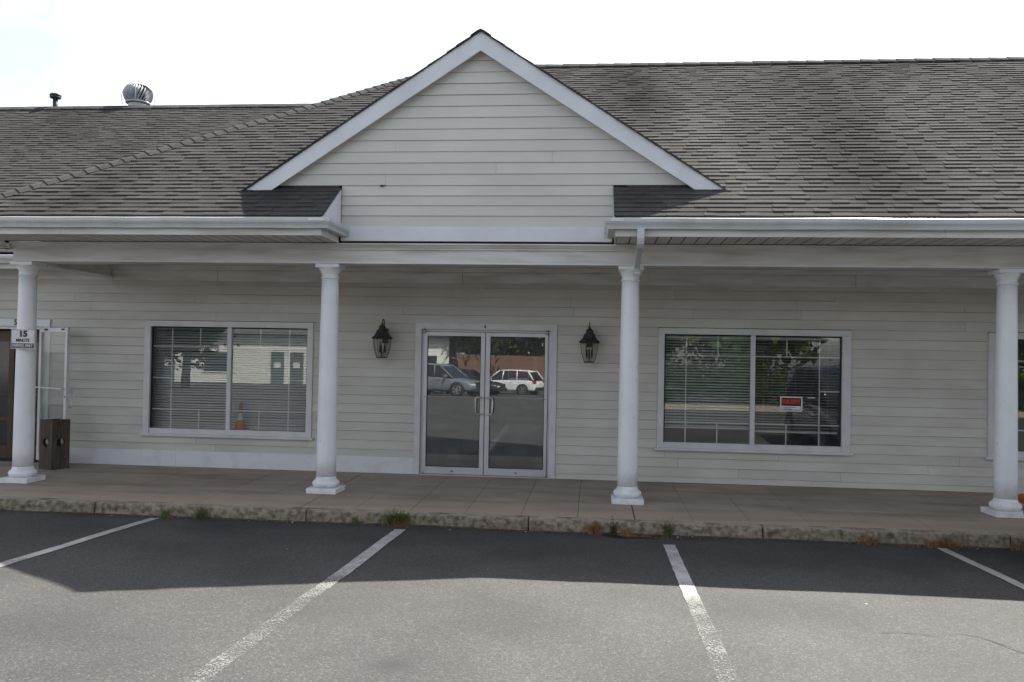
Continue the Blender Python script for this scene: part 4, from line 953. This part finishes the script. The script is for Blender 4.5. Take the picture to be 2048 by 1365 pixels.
def parking_sign():
    x, y, z = -6.216, -1.835, 1.879; w, h = .335, .258
    t = thing('parking_sign', 'white and black 15 minute parking sign fixed to the leftmost column', 'sign', (x, y, z-h/2))
    ob = []
    ob.append(MB().box(x-w/2, x+w/2, y, y+.003, z-h/2, z+h/2).build('plate', 'sign_white', t, bevel=.001))
    b = MB(); y1 = y-.0012
    for A in ((x-w/2+.006, x+w/2-.006, z+h/2-.010, z+h/2-.006), (x-w/2+.006, x+w/2-.006, z-h/2+.006, z-h/2+.010), (x-w/2+.006, x-w/2+.010, z-h/2+.0101, z+h/2-.0101), (x+w/2-.010, x+w/2-.006, z-h/2+.0101, z+h/2-.0101)):
        b.box(A[0], A[1], y1, y-.0002, A[2], A[3])
    b.build('border', 'sign_black', t)
    MB().box(x-w/2+.014, x+w/2-.014, y1, y-.0002, z-h/2+.014, z-h/2+.072).build('black_strip', 'sign_black', t)
    lettering('15', .105, 'sign_black', t, (x+.004, y-.002, z+.066), .006, 1.15)
    lettering('MINUTE', .060, 'sign_black', t, (x, y-.002, z-.018), .0014, .88)
    lettering('PARKING ONLY', .050, 'sign_white', t, (x, y-.0032, z-.087), .0012, .78)
    MB().tube([(x,y+.003,z+.06),(x,y+.045,z+.06)], .006, 6).tube([(x,y+.003,z-.06),(x,y+.042,z-.06)], .006, 6).build('bolt', 'steel', t)
    MB().lathe([(.006,-.003),(.006,0)], (x,y,z+.117), 8, axis='y').lathe([(.006,-.003),(.006,0)], (x,y,z-.117), 8, axis='y').build('screw_head', 'steel', t)
parking_sign()

def timber_bin():
    fr = Vector((-6.525, -.72, 0)); u = Vector((.105, .263, 0)).normalized(); v = Vector((-.263, .105, 0)).normalized(); s = .285; H = .715
    t = thing('timber_ash_bin', 'dark weathered timber box with round holes standing before the open door', 'ash bin', (fr.x, fr.y, 0))
    zb = -.006; th = .034; hz = .385; hr = .062
    def face(o, d, n, ln):     # two boards, each with half of the hole cut out; o outer corner, d along, n inward
        for side in (0, 1):
            w = ln/2-.003; pr = []
            if side == 0:
                a0, a1 = 0, w
                pr = [(a0, zb), (a1, zb)]+[(a1-hr*math.cos(an), hz+hr*math.sin(an)) for an in [R(-90+15*k) for k in range(13)]]+[(a1, H+rnd.uniform(-.012, .004)), (a0, H+rnd.uniform(-.006, .004))]
            else:
                a0, a1 = ln-w, ln
                pr = [(a0, zb), (a1, zb), (a1, H+rnd.uniform(-.006, .004)), (a0, H+rnd.uniform(-.012, .004))]+[(a0+hr*math.cos(an), hz+hr*math.sin(an)) for an in [R(90-15*k) for k in range(13)]]
            V = [o+d*a+Vector((0,0,z)) for a, z in pr]+[o+d*a+n*th+Vector((0,0,z)) for a, z in pr]; k = len(pr)
            mb = MB(); mb.add(V, [tuple(range(k)), tuple(range(k, 2*k))[::-1]]+[(i, k+i, k+(i+1)%k, (i+1)%k) for i in range(k)])
            o_ = mb.build('board', 'weathered_wood', t); recalc(o_)
    face(fr, u, v, s); face(fr+v*th*1.02, v, u, s-2*th*1.02)
    face(fr+v*s, u, -v, s); face(fr+u*s+v*th*1.02, v, -u, s-2*th*1.02)
timber_bin()

def roof_vents():
    x, y = -8.97, 5.62; zb = lz(LRY)-.12
    t = thing('turbine_vent', 'silver spinning turbine vent standing on the left roof ridge', 'roof vent', (x, y, zb))
    tilt = .1
    MB().lathe([(.20,0),(.20,.30),(.205,.33)], (x,y,zb), 28).build('pipe', 'galvanised', t)
    z0 = zb+.345
    m = MB(); n = 26
    for k in range(n):
        V = []; F = []; st = 9
        for j in range(st):
            u = j/(st-1); z = z0+.40*u
            rr = .215+.105*math.sin(math.pi*min(1, u*.98+.06)**.9) if u < .96 else .20
            rr = .20+.115*math.sin(math.pi*(.12+.80*u))
            if u > .8: rr *= 1-(u-.8)*1.2
            a = 2*math.pi*k/n+.55*u
            for da, dr in ((0, 0), (.17, -.045)):
                V.append((x+(rr+dr)*math.cos(a+da), y+(rr+dr)*math.sin(a+da), z))
            if j: F += [(2*j-2, 2*j-1, 2*j+1, 2*j)]
        m.add(V, F, True)
    m.build('vane', 'galvanised', t)
    MB().lathe([(.245,-.012),(.262,0),(.262,.022),(.25,.03)], (x,y,z0-.01), 30).build('lower_ring', 'galvanised', t)
    MB().lathe([(.20,.0),(.15,.035),(.06,.055),(.01,.06)], (x,y,z0+.375), 28).build('crown', 'galvanised', t)
    MB().lathe([(.15,0),(.15,.36)], (x,y,z0), 20).build('core', 'dark_gap', t)
    m = MB()
    for a in (R(20), R(110)):
        pts = []
        for k in range(15):
            an = math.pi*(-.12+1.24*k/14); pts.append((x+.345*math.cos(an)*math.cos(a), y+.345*math.cos(an)*math.sin(a), z0+.10+.40*math.sin(an)))
        m.tube(pts, .007, 6)
    m.build('brace_hoop', 'galvanised', t)
    x, y = -10.75, 5.35; zb = lz(LRY)-.14
    t = thing('vent_pipe', 'thin black vent pipe with flared cap at the far left ridge', 'vent pipe', (x, y, zb))
    MB().lathe([(.053,0),(.053,.43)], (x,y,zb), 18).build('pipe', 'black_metal', t)
    MB().lathe([(.06,.40),(.115,.415),(.12,.44),(.10,.455),(.12,.462),(.122,.49),(.10,.51),(.05,.52)], (x,y,zb), 22).build('cap', 'black_metal', t)
roof_vents()

# ------------------------------------------------------------------ plants and litter along the kerb
def tuft(x, y, h, n, spread, m, label, name='weed_tuft', leaf=0, droop=.5, seed=1, cat='weed'):
    r = random.Random(seed); zb = zlot(x, y)-.005
    mb = MB()
    for k in range(n):
        a = r.uniform(0, 2*math.pi); bx, by = x+r.gauss(0, spread*.3), y+r.gauss(0, .018); L = h*r.uniform(.5, 1.1); w = r.uniform(.0025, .0055)*(1.5 if leaf else 1)
        lean = r.uniform(.2, 1.1); dx, dy = math.cos(a)*lean, -abs(math.sin(a))*lean*.7+.1
        V = []; F = []; st = 4
        for j in range(st+1):
            u = j/st; ww = w*(1-u*.85)
            px, py, pz = bx+dx*L*u*u*.8, by+dy*L*u*u*.6, zb+L*(u-droop*lean*.45*u*u)
            V += [(px-ww*math.sin(a+1.2), py-ww*.6, pz), (px+ww*math.sin(a+1.2), py+ww*.6, pz)]
            if j: F.append((2*j-2, 2*j-1, 2*j+1, 2*j))
        mb.add(V, F)
        if leaf and r.random() < .8:
            for q in range(leaf):
                u = r.uniform(.3, 1); px, py, pz = bx+dx*L*u*u*.8, by+dy*L*u*u*.6, zb+L*(u-droop*lean*.45*u*u); l = r.uniform(.012, .028); an = r.uniform(0, 6.28)
                c, s = math.cos(an)*l, math.sin(an)*l; up = r.uniform(-.4, .9)*l
                mb.add([(px, py, pz), (px+c*.5-s*.35, py+s*.5+c*.35, pz+up*.5+.004), (px+c, py+s, pz+up), (px+c*.5+s*.35, py+s*.5-c*.35, pz+up*.5+.004)], [(0,1,2,3)])
    o = mb.build(name, m); o['label'] = label; o['category'] = cat; o['group'] = 'weeds growing along the kerb'; return o
tuft(-3.2,-2.91,0.182,117,0.120,'grass_green','green grass tuft at the kerb below the left window',seed=2)
tuft(-3.62,-2.92,0.126,58,0.120,'grass_green','small green and brown tuft at the end of the leftmost white line',leaf=1,seed=3)
tuft(-.90,-2.93,0.238,195,0.204,'grass_green','largest green weed clump, at the kerb end of a white line',leaf=2,droop=.8,seed=4)
tuft(-.86,-2.98,0.140,78,0.264,'grass_dry','brown dead grass fringing the largest green clump',droop=1.2,seed=5)
tuft(-1.37,-2.90,0.140,28,0.036,'grass_green','thin green sprig at the kerb left of the largest clump',leaf=1,seed=6)
tuft(1.31,-2.91,0.168,143,0.144,'grass_dry','rusty orange dry grass at the kerb left of the broken hole',seed=7)
tuft(1.52,-2.90,0.224,15,0.060,'stalk_dark','dark dead stalk standing at the kerb beside rusty grass',leaf=4,droop=.2,seed=8)
tuft(2.12,-2.91,0.210,52,0.060,'grass_green','green leafy weed climbing the kerb right of the broken hole',leaf=3,droop=.3,seed=9)
tuft(1.66,-2.96,0.112,65,0.120,'grass_dry','dry orange grass growing inside the broken hole',seed=10)
tuft(4.25,-2.91,0.126,78,0.192,'grass_dry','short sparse dry grass at the kerb below the right window',seed=11)
tuft(5.0,-2.92,0.168,182,0.336,'grass_dry','wide mat of dead straw grass at the rightmost white line',droop=1.2,seed=12)
tuft(5.75,-2.92,0.112,78,0.180,'grass_dry','dead grass beside the navy car at the right edge',droop=1.2,seed=13)
def soil():
    r = random.Random(8); mb = MB()
    x = -8.
    V = []; F = []; i = 0
    while x < 9:
        w = .018+.05*max(0, noise.noise((x*1.3, 2, 0))+.25)+.02*abs(noise.noise((x*9, 5, 0)))
        V += [(x, -2.87, zlot(x, -2.88)+.016), (x, -2.87-w*.5, zlot(x, -2.9)+.009), (x, -2.87-w, zlot(x, -2.88-w)+.003)]
        if i: F += [(3*i-3, 3*i-2, 3*i+1, 3*i), (3*i-2, 3*i-1, 3*i+2, 3*i+1)]
        x += .05; i += 1
    mb.add(V, F); o = mb.build('soil', 'soil'); o['kind'] = 'stuff'; o['label'] = 'thin strip of brown soil gathered at the foot of the kerb'; o['category'] = 'soil'
soil()
def litter():
    r = random.Random(5); mb = MB()
    def flake(x, y, s, mi, lift=.004):
        mb.cur = mi; z = zlot(x, y)+lift; a = r.uniform(0, 6.28); c, d = math.cos(a)*s, math.sin(a)*s
        k = r.uniform(.25, .6); up = r.uniform(0, .5)*s
        mb.add([(x, y, z+up), (x+c*.5-d*k*.5, y+d*.5+c*k*.5, z+up*.3), (x+c, y+d, z+up), (x+c*.5+d*k*.5, y+d*.5-c*k*.5, z)], [(0,1,2,3)])
    for k in range(1100): flake(r.uniform(-7, 7.2), -2.885-abs(r.gauss(0, .035)), r.uniform(.008, .026), 0)
    for k in range(130): flake(r.gauss(1.95, .25), -2.99-abs(r.gauss(0, .05)), r.uniform(.01, .03), 0)
    for k in range(80): flake(r.gauss(-.85, .25), -2.95-abs(r.gauss(0, .05)), r.uniform(.01, .03), 0)
    for k in range(60): flake(r.uniform(4.5, 5.9), -2.94-abs(r.gauss(0, .04)), r.uniform(.012, .04), 0)
    for k in range(46): flake(r.uniform(-6, 7), -2.9-abs(r.gauss(0, .06)), r.uniform(.008, .02), 1)
    for x, y in ((-4.25, -2.94), (-3.5, -2.95), (-2.6, -2.94), (-2.1, -2.95), (-.25, -3.06), (.55, -2.95), (2.4, -2.95), (2.05, -3.04), (2.2, -2.98), (-1.6,-4.4), (.4,-4.9), (3.4,-5.6)): flake(x, y, r.uniform(.025, .045), 1)
    o = mb.build('leaf_litter', ['dry_leaf', 'paper']); o['kind'] = 'stuff'; o['label'] = 'dry leaves and paper scraps scattered along the kerb'; o['category'] = 'litter'
litter()

# ------------------------------------------------------------------ vehicles
def car(base, rz, paint_, label, L=4.5, W=1.82, H=1.62, cat='car', name='parked_car', suv=True, amber=False):
    t = thing(name, label, cat, base); t.rotation_euler.z = rz; t['base'] = None; del t['base']
    hw = W/2; f = L/2; gc = .20
    def ch(mb, nm, m, parent=t, bev=0.):
        o = mb.build(nm, m, parent, bevel=bev); return o
    belt = H*.60; hood = H*.575
    # (x, half-width factor, z bottom, z shoulder, z top centre)
    st = [(-f,.72,.40,.62,.66),(-f+.04,.86,.30,.80,.86),(-f+.15,.95,.25,belt-.06,belt-.02),(-f+.5,.99,.24,belt,belt+.03),(-.9,1.,.22,belt,belt+.04),(0,1.,.22,belt-.02,belt+.02),(f-1.6,1.,.22,belt-.05,belt-.01),(f-1.05,.99,.23,hood-.05,hood+.02),(f-.6,.97,.24,hood-.11,hood-.03),(f-.25,.91,.25,hood-.20,hood-.11),(f-.08,.80,.28,.60,.66),(f-.01,.64,.36,.50,.54)]
    V = []; F = []; prof_n = 10
    for x, wf, zb, zs, zt in st:
        w = hw*wf
        half = [(w*.80,zb),(w*.965,zb+.06),(w*.995,zb+.18),(w,(zb+zs)/2+.04),(w*.985,zs-.06),(w*.95,zs),(w*.70,zt-.015),(0,zt)]
        ring = [(x,y,z) for y, z in half]+[(x,-y,z) for y, z in half[-2::-1]]
        V += ring
    k = len(ring)
    for i in range(len(st)-1):
        for j in range(k-1): F.append((i*k+j, (i+1)*k+j, (i+1)*k+j+1, i*k+j+1))
        F.append((i*k+k-1, (i+1)*k+k-1, (i+1)*k, i*k))
    F += [tuple(range(k))[::-1], tuple((len(st)-1)*k+j for j in range(k))]
    mb = MB(); mb.add(V, F, True); body = recalc(ch(mb, 'body', paint_)); md = body.modifiers.new('sub', 'SUBSURF'); md.levels = 1; md.render_levels = 2
    # greenhouse: glass band and painted roof
    xr0 = -f+.12 if suv else -f+.75; xr1 = -f+.55 if suv else -f+1.35; xf1 = f-1.95; xf0 = f-1.12
    g = [(xr0, belt+.0), (xr1, H-.06), (xf1, H-.05), (xf0, belt-.03)]
    w0, w1 = hw*.93, hw*.74
    V = [(g[0][0],w0*.94,g[0][1]),(g[3][0],w0*.94,g[3][1]),(g[2][0],w1,g[2][1]),(g[1][0],w1,g[1][1])]; V += [(x,-y,z) for x, y, z in V]
    mb = MB(); mb.add(V, [(0,1,2,3),(4,7,6,5),(0,3,7,4),(1,5,6,2),(3,2,6,7)]); gl = recalc(ch(mb, 'windows', 'car_glass', bev=.03))
    mb = MB(); V = []
    for x, w, z in ((g[1][0]-.10, w1*.94, H-.075), (g[1][0]+.25, w1*1.01, H-.02), ((g[1][0]+g[2][0])/2, w1*1.01, H), (g[2][0]-.1, w1*1.01, H-.015), (g[2][0]+.10, w1*.95, H-.085)):
        V += [(x,w,z-.055),(x,w*.93,z-.005),(x,0,z+.015),(x,-w*.93,z-.005),(x,-w,z-.055),(x,0,z-.06)]
    F = [(i*6+j, (i+1)*6+j, (i+1)*6+(j+1)%6, i*6+(j+1)%6) for i in range(4) for j in range(6)]+[(0,1,2,3,4,5),tuple(24+j for j in range(6))]
    mb.add(V, F, True); recalc(ch(mb, 'roof', paint_))
    m = MB()
    for s in (-1, 1):      # pillars
        for (xa, za, xb, zb_, wd) in ((g[0][0]+.03,g[0][1],g[1][0]+.03,g[1][1],.06),(g[3][0]-.03,g[3][1],g[2][0]-.02,g[2][1],.035),(.05,belt,.0,H-.05,.035),(-.95,belt,-.92,H-.05,.04)):
            m.tube([(xa,s*w0*.95,za),(xb,s*w1*1.005,zb_)], wd, 6)
    ch(m, 'pillars', paint_)
    for sx in (1, -1):
        for s in (1, -1):
            wx = f-.86 if sx > 0 else -f+.86; wr_ = .345
            ch(MB().lathe([(wr_+.06,-.02),(wr_+.06,.02)], (wx, s*(hw-.012), wr_), 28, axis='y'), 'wheel_arch', 'car_trim')
            wh = obj('wheel', None, t); wh.location = (wx, s*(hw-.075), wr_)
            ch(MB().lathe([(wr_*.66,-.10),(wr_*.93,-.105),(wr_,-.08),(wr_,.08),(wr_*.93,.105),(wr_*.66,.10)], (0,0,0), 28, axis='y', cap=True), 'tyre', 'rubber', wh)
            m = MB(); m.lathe([(.05,.108*s),(.05,.116*s)], (0,0,0), 12, axis='y')
            for q in range(5):
                a = 2*math.pi*q/5; m.obox((.12*math.cos(a), .109*s, .12*math.sin(a)), (.10*math.cos(a),0,.10*math.sin(a)), (-.032*math.sin(a),0,.032*math.cos(a)), (0,.006,0))
            m.lathe([(wr_*.60,.100*s),(wr_*.66,.112*s),(wr_*.68,.100*s)], (0,0,0), 28, axis='y', cap=False)
            ch(m, 'rim', 'rim', wh)
    for s in (1, -1):
        def blob(c, a, nm, m): 
            mb = MB(); mb.obox(c, (a[0],0,0), (0,a[1],0), (0,0,a[2])); ch(mb, nm, m, bev=min(a)*.6)
        blob((f-.13, s*hw*.62, hood-.315), (.10,.15,.05), 'headlight', 'lamp_clear')
        if amber: blob((f-.20, s*hw*.85, .50), (.10,.06,.05), 'marker_light', 'lamp_amber')
        blob((-f+.10, s*hw*.78, belt-.12), (.09,.16,.09), 'taillight', 'lamp_red')
        blob((f-1.45, s*(hw+.09), belt+.05), (.06,.11,.07), 'mirror', paint_)
        for xd in (.35, -.6): MB().box(xd-.09, xd+.09, s*hw-.012, s*hw+.022, belt-.15, belt-.125).build('door_handle', paint_, t)
    ch(MB().box(f-.10, f+.015, -hw*.45, hw*.45, .48, hood-.17), 'grille', 'car_trim', bev=.02)
    ch(MB().box(f-.16, f+.035, -hw*.80, hw*.80, .27, .44), 'front_bumper', 'car_trim', bev=.05)
    ch(MB().box(-f-.03, -f+.15, -hw*.80, hw*.80, .33, .52), 'rear_bumper', 'car_trim', bev=.05)
    ch(MB().box(-f-.012, -f+.05, -.26, .26, .66, .79), 'licence_plate', 'sign_white')
    return t
zc = lambda y: lot_z(y)
car((6.525, -5.28, zc(-5.28)+.0), R(90), 'paint_navy', 'dark navy car at the right edge, only its front corner showing', L=4.5, W=1.96, H=1.75, amber=True)
# across the lot behind the photographer, seen as reflections in the glass
car((-6.55, -30.7, -.36), R(19), 'paint_grey', 'grey suv mirrored in the left leaf of the double door', cat='suv')
car((-6.1, -36.3, -.56), R(12), 'paint_black', 'black sedan mirrored in the door between the grey and white suvs', H=1.48, suv=False)
car((-4.25, -42.0, -.76), R(199), 'paint_white', 'white suv mirrored in the right leaf of the double door', cat='suv')

def far_side():
    # red-brown board fence
    t = thing('board_fence', 'red brown board fence mirrored in the double door behind the white suv', 'fence', (-4, -52, -.86))
    me = MB().box(-.07, .07, -.012, .012, 0, 2.6).mesh('fence_board', 'fence_wood'); x = -9.0
    while x < 4: obj('fence_board', me, t, loc=(x, -52+rnd.uniform(-.004, .004), -.86)); x += .15
    MB().box(-9.6, 4, -52.06, -52.02, -.2, -.08).box(-9.6, 4, -52.06, -52.02, 1.4, 1.52).build('fence_rail', 'fence_wood', t)
    # white clapboard shop building opposite
    b = thing('white_shop_building', 'white building with grey roof and dark doors mirrored in the left window', 'building', (-30, -60, -.88))
    z = -.88; x0, x1, y = -52, -10.2, -54
    m = MB().box(x0, x1, y-12, y, z, z+4.2); m.build('wall', 'far_white', b)
    k = MB()
    for i in range(26): k.add([(x0,y+.001,z+.16*i),(x1,y+.001,z+.16*i),(x1,y+.03,z+.16*i),(x0,y+.03,z+.16*i),(x0,y+.004,z+.16*i+.16),(x1,y+.004,z+.16*i+.16)], [(0,1,2,3),(3,2,5,4)])
    k.build('clapboards', 'far_white', b, kind='stuff')
    MB().add([(x0-.5,y+.7,z+4.0),(x1+.5,y+.7,z+4.0),(x1+.5,y-6,z+8.2),(x0-.5,y-6,z+8.2),(x1+.5,y-12.7,z+4.0),(x0-.5,y-12.7,z+4.0)], [(0,1,2,3),(3,2,4,5),(1,4,2),(0,3,5),(0,5,4,1)]).build('roof', 'far_roof', b)
    for cx in (-49, -45.5, -37, -33.5, -24.25, -22.6, -15.5):
        d = MB().box(cx-.55, cx+.55, y+.03, y+.12, z, z+2.6).build('door', 'far_door', b); MB().box(cx-.28, cx+.28, y+.121, y+.13, z+1.3, z+1.75).build('pane', 'far_white', d)
    for cx in (-41, -29.2, -19.3, -12.4):
        w = MB().box(cx-1.4, cx+1.4, y+.03, y+.10, z+.8, z+2.6).build('window', 'far_white', b); MB().box(cx-1.25, cx+1.25, y+.101, y+.11, z+.9, z+2.5).build('pane', 'far_glass', w)
    # low wall and hedge to the right
    o = MB().box(2.8, 30, -15.6, -15.35, zc(-15)-.2, zc(-15)+.17).build('low_wall', 'beige_wall'); o['label'] = 'low beige wall mirrored low in the right window'; o['category'] = 'wall'
    def foliage(cx, cy, cz, rx, ry, rz_, n, size, m, seed):
        r = random.Random(seed); mb = MB(); cl = [(r.gauss(0, .45), r.gauss(0, .45), r.gauss(0, .42), r.uniform(.25, .5)) for _ in range(26)]
        for k in range(n):
            a, b_, c, q = r.choice(cl); px, py, pz = a+r.gauss(0, q*.5), b_+r.gauss(0, q*.5), c+r.gauss(0, q*.5)
            p = Vector((cx+px*rx, cy+py*ry, cz+pz*rz_)); s = size*r.uniform(.6, 1.3)
            d1 = Vector((r.gauss(0,1), r.gauss(0,1), r.gauss(0,1))).normalized(); d2 = d1.orthogonal().normalized()
            mb.add([p-d1*s, p+d2*s*.6, p+d1*s, p-d2*s*.6], [(0,1,2,3)])
        return mb
    def tree(x, y, h, w, m, label, seed):
        zb = zc(y); t = thing('tree', label, 'tree', (x, y, zb), 'trees across the lot')
        r = random.Random(seed)
        tr = MB(); tr.tube([(x,y,zb-.1),(x+.1,y,zb+h*.25),(x-.1,y+.1,zb+h*.55),(x,y,zb+h*.85)], [.26,.2,.14,.05], 9)
        for k in range(7):
            a = r.uniform(0, 6.28); z0 = zb+h*r.uniform(.25, .6); tr.tube([(x,y,z0),(x+w*.3*math.cos(a),y+w*.3*math.sin(a),z0+h*.14),(x+w*.6*math.cos(a),y+w*.6*math.sin(a),z0+h*.26)], [.09,.06,.02], 6)
        tr.build('trunk', 'bark', t)
        foliage(x, y, zb+h*.60, w*.62, w*.62, h*.42, 5200, .34 if h > 8.5 else .22, m, seed+50).build('crown', m, t)
    tree(-1.5, -62, 12, 7, 'leaf_dark', 'dark tree mirrored at the centre of the double door', 1)
    tree(6.5, -61, 13, 7.5, 'leaf_dark', 'dark tall tree mirrored at the top of the right door leaf', 2)
    tree(15, -58, 12, 7, 'leaf_dark', 'dark tree beyond the end of the mirrored board fence', 3)
    tree(-9.5, -66, 13, 8, 'leaf_dark', 'dark tree mirrored above the roof of the white building corner', 11)
    tree(2.5, -57, 10, 6.5, 'leaf_dark', 'dark tree close behind the right end of the mirrored fence', 12)
    tree(-4.5, -56, 10, 6, 'leaf_dark', 'dark tree close behind the middle of the mirrored fence', 13)
    tree(-7.0, -53.5, 9, 3.5, 'leaf_dark', 'narrow dark tree beside the white building corner in the door reflection', 4)
    tree(-21.5, -33, 8.0, 4.2, 'leaf_dark', 'dark leafy tree mirrored in the left half of the left window', 5)
    tree(8.5, -27, 9, 5, 'leaf_light', 'light green tree mirrored in the left half of the right window', 6)
    tree(15, -25, 8, 5, 'leaf_dark', 'dark spreading tree mirrored in the right half of the right window', 7)
    tree(21, -32, 11, 7, 'leaf_dark', 'dark tall tree behind the hedge mirrored in the right window', 8)
    tree(31, -30, 11, 7, 'leaf_dark', 'dark tree farthest right across the lot', 9)
    where = ('at its left end', 'second from its left end', 'third from its left end', 'third from its right end', 'second from its right end', 'at its right end')
    for i, x in enumerate((4.2, 6.6, 9.2, 12.0, 15.0, 18.2)):
        mb = foliage(x, -17.2, zc(-17.2)+.75, 1.5, .8, .8, 1900, .085, 'leaf_light', 100+i)
        o = mb.build('hedge_bush', 'leaf_light'); o['label'] = 'green hedge bush mirrored in the right window, '+where[i]; o['category'] = 'bush'; o['group'] = 'hedge bushes behind the low wall'
far_side()
